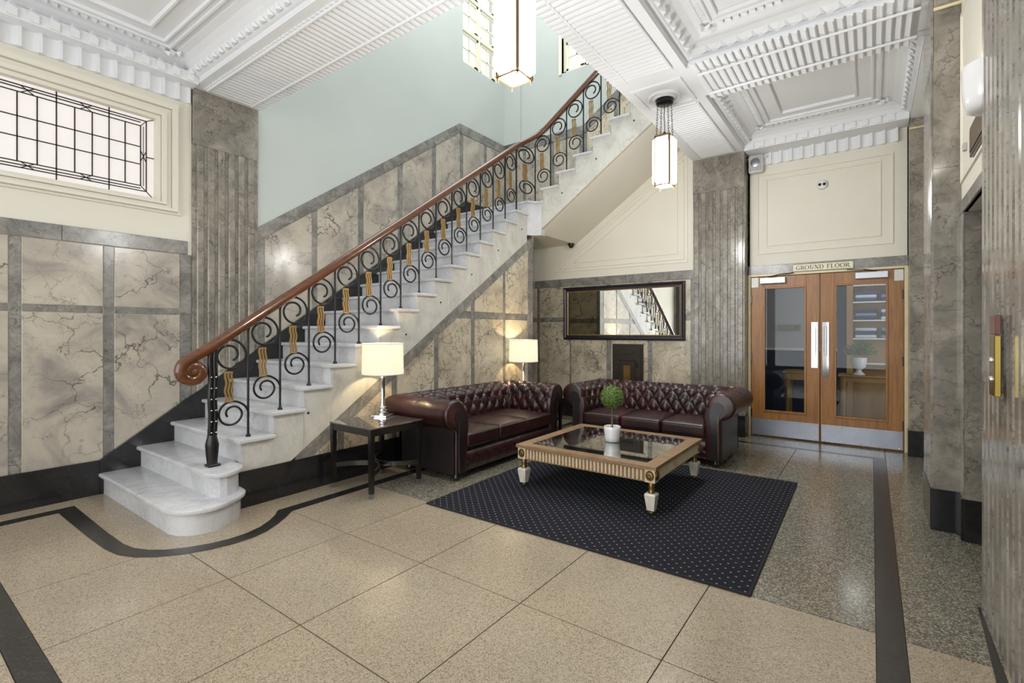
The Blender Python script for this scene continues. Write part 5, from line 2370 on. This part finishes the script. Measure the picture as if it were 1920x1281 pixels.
for r_, z in prof:
    for k in range(21):
        a = PI * k / 20
        vs.append((r_ * 1.15 * math.cos(a), r_ * math.sin(a), z))
q.add(vs, [(i * 21 + k, i * 21 + k + 1, (i + 1) * 21 + k + 1, (i + 1) * 21 + k) for i in range(len(prof) - 1) for k in range(20)] + [tuple(range(21))])
q.build('bowl', M['ceramic'], sc_o, 60)
point_light('sconce_fill', sc_o, (0, .06, .23), 8, (1, .95, .86), .05)  # uplight added to brighten the ceiling; the bowl itself looks unlit
pf = thing('lift_indicator', 'dark framed lift indicator panel on the cream wall under the sconce', 'panel', (3.82, YR, 2.55))
q = MB()
q.box(-.24, .24, 0, .018, -.09, .09, .004)
q.build('indicator_frame', M['wood_dark'], pf)
q = MB()
q.box(-.21, .21, .018, .022, -.065, .065)
q.build('indicator_face', M['bronze'], pf)
cp = thing('lift_call_panel', 'brass lift call panel with a red floor display on the fluted pilaster', 'panel', (2.86, -.43, 0))
q = MB()
q.box(-.055, .055, 0, .022, 1.13, 1.385, .003)
q.build('brass_plate', M['brass_bright'], cp)
q = MB()
q.box(-.055, .055, 0, .02, 1.388, 1.47, .003)
di = q.build('display', M['red_display'], cp)
for zz in (1.20, 1.28):
    q = MB()
    q.lathe([(.001, .008), (.012, .007), (.014, 0)], 16)
    o = q.build('call_button', M['chrome'], cp, 40)
    o.location = (0, .022, zz)
    o.rotation_euler = (-PI / 2, 0, 0)
q = MB()
q.box(4.30, 4.34, YR, YR + .02, 2.58, 2.63, .003)
tag(q.build('sensor_box', M['plastic_grey']), 'small grey sensor box on the cream wall beside the sconce', 'sensor')

# ------------------------------------------------------------------ corridor beyond the doors
w = MB()
w.box(9.6, 9.7, -3.0, 4.0, 0, 3.2)
w.box(7.45, 9.7, 3.6, 3.7, 0, 3.2)
w.box(7.45, 9.7, -3.0, -2.9, 0, 3.2)
wall_corr = tag(w.build('wall_corridor', M['grey_wall']), 'grey painted corridor wall seen through the door glass', 'wall', kind='structure')
w = MB()
w.box(9.585, 9.6, .45, 3.6, 0, 1.08)
w.build('navy_dado', M['navy_cloth'], wall_corr)
w = MB()
w.box(9.575, 9.6, .45, 3.6, 1.08, 1.12)
w.build('dado_rail', M['plastic_white'], wall_corr)
w = MB()
w.box(9.58, 9.6, -3.0, .45, 0, 2.7)
w.build('dark_panelling', M['navy_cloth'], wall_corr)
w = MB()
w.box(7.45, 9.7, -3.0, 3.7, -.1, -.002)
tag(w.build('floor_corridor', M['terrazzo_black']), 'dark corridor floor beyond the doors', 'floor', kind='structure')
w = MB()
w.box(7.45, 9.7, -3.0, 3.7, 2.7, 2.8)
tag(w.build('ceiling_corridor', M['plaster_white']), 'low corridor ceiling beyond the doors', 'ceiling', kind='structure')
area_light('corridor_fill', (8.6, .2, 2.65), (8.6, .2, 0), 1.2, .25, 5, (1, .98, .95))  # unseen fill light added for the corridor, without a fitting
q = MB()
q.box(9.57, 9.585, .97, 1.31, 1.42, 1.52, .002)
sgn = tag(q.build('corridor_sign', plain('olive_sign', (104, 104, 52), .4)), 'small olive sign with an arrow on the grey corridor wall', 'sign')
q = MB()
q.add([(9.568, 1.035, 1.505), (9.568, 1.005, 1.47), (9.568, 1.035, 1.435)], [(0, 1, 2)])
q.build('arrow', M['black_plastic'], sgn)
q = MB()
q.box(9.5695, 9.571, 1.06, 1.27, 1.462, 1.478)
q.build('sign_line', M['brass'], sgn)


def hall_table(label, x0, x1, y0, y1, zt, m, apron=.10):
    t = thing('hall_table', label, 'table', (0, 0, 0))
    q = MB()
    q.box(x0, x1, y0, y1, zt - .03, zt, .006)
    q.build('tabletop', m, t)
    q = MB()
    q.box(x0 + .03, x1 - .03, y0 + .03, y1 - .03, zt - .03 - apron, zt - .03)
    q.build('apron', m, t)
    for x in (x0 + .06, x1 - .06):
        for y in (y0 + .06, y1 - .06):
            q = MB()
            q.lathe([(.018, 0), (.024, .1), (.03, .35), (.036, zt - .25), (.028, zt - .23), (.04, zt - .2), (.04, zt - .03)], 14, x, y)
            q.build('leg', m, t, 50)
    return t


M['wood_gold'] = plain('antique_gold_wood', (150, 116, 70), .45, .2)
hall_table('turned-leg antique wooden table beyond the oak door near the pilaster', 8.5, 8.95, .62, 1.10, .80, M['wood_gold'])
hall_table('gold-edged console table carrying the urn beyond the doors', 8.2, 8.6, -.75, .38, .80, M['wood_gold'], .06)
un = thing('planted_urn', 'white footed urn with pale leafy plant on the console table', 'planter', (8.35, .14, .80))
q = MB()
q.lathe([(.075, 0), (.06, .02), (.03, .05), (.03, .07), (.075, .10), (.09, .17), (.095, .24), (.085, .245), (.001, .22)], 28)
q.build('urn', M['ceramic'], un, 50)
q = MB()
for k in range(420):
    d = Vector((RNG.gauss(0, 1), RNG.gauss(0, 1), abs(RNG.gauss(0, .9)))).normalized()
    c = Vector((0, 0, .28)) + d * RNG.uniform(.05, .20)
    a = Vector((RNG.uniform(-1, 1), RNG.uniform(-1, 1), RNG.uniform(-1, 1)))
    s1 = d.cross(a).normalized() * .013
    s2 = (d + a * .5).normalized() * .034
    q.add([c - s2, c + s1, c + s2, c - s1], [(0, 1, 2, 3)])
q.build('leaves', M['leaf'], un, kind='stuff')
sh_u = thing('display_shelves', 'gold framed shelf unit stacked with folded blue cloths in the corridor', 'shelves', (9.2, -.25, 0))
q = MB()
for y in (-.52, .52):
    q.box(-.02, .30, y - .04, y + .04, 0, 2.45)
q.box(-.02, .30, -.52, .52, 2.40, 2.50)
q.box(.28, .30, -.52, .52, 0, 2.45)
q.build('shelf_frame', M['wood_gold'], sh_u)
for zz in (.9, 1.28, 1.56, 1.84, 2.1):
    q = MB()
    q.box(0, .29, -.48, .48, zz, zz + .02)
    q.build('shelf_board', M['plastic_white'], sh_u)
blue = [plain('folded_blue_%d' % k, c, .85) for k, c in enumerate(((52, 66, 104), (120, 136, 160), (196, 204, 210), (36, 44, 80)))]
cm = [None] * 4
for k in range(4):
    q = MB()
    q.rbox(-.10, .10, -.135, .135, 0, .052, .02, 2, 2)
    cm[k] = q.mesh('folded_cloth', blue[k], 50)
kk = 0
for zi, zz in enumerate((1.30, 1.58, 1.86)):
    for yi, yy in enumerate((-.32, 0, .32)):
        for h_ in range(3):
            o = place('folded_cloth', cm[(zi + yi + h_ * 2) % 4], None, (9.33, -.25 + yy, zz + .001 + .053 * h_))
            tag(o, 'folded %s cloth %s, %s shelf of the gold unit' % (('navy', 'slate blue', 'pale grey', 'dark blue')[(zi + yi + h_ * 2) % 4], ('lying under its stack', 'midway in its stack', 'topping its stack')[h_], ('lowest', 'middle', 'topmost')[zi]), 'cloth', 'folded cloths on the display shelves')
            kk += 1
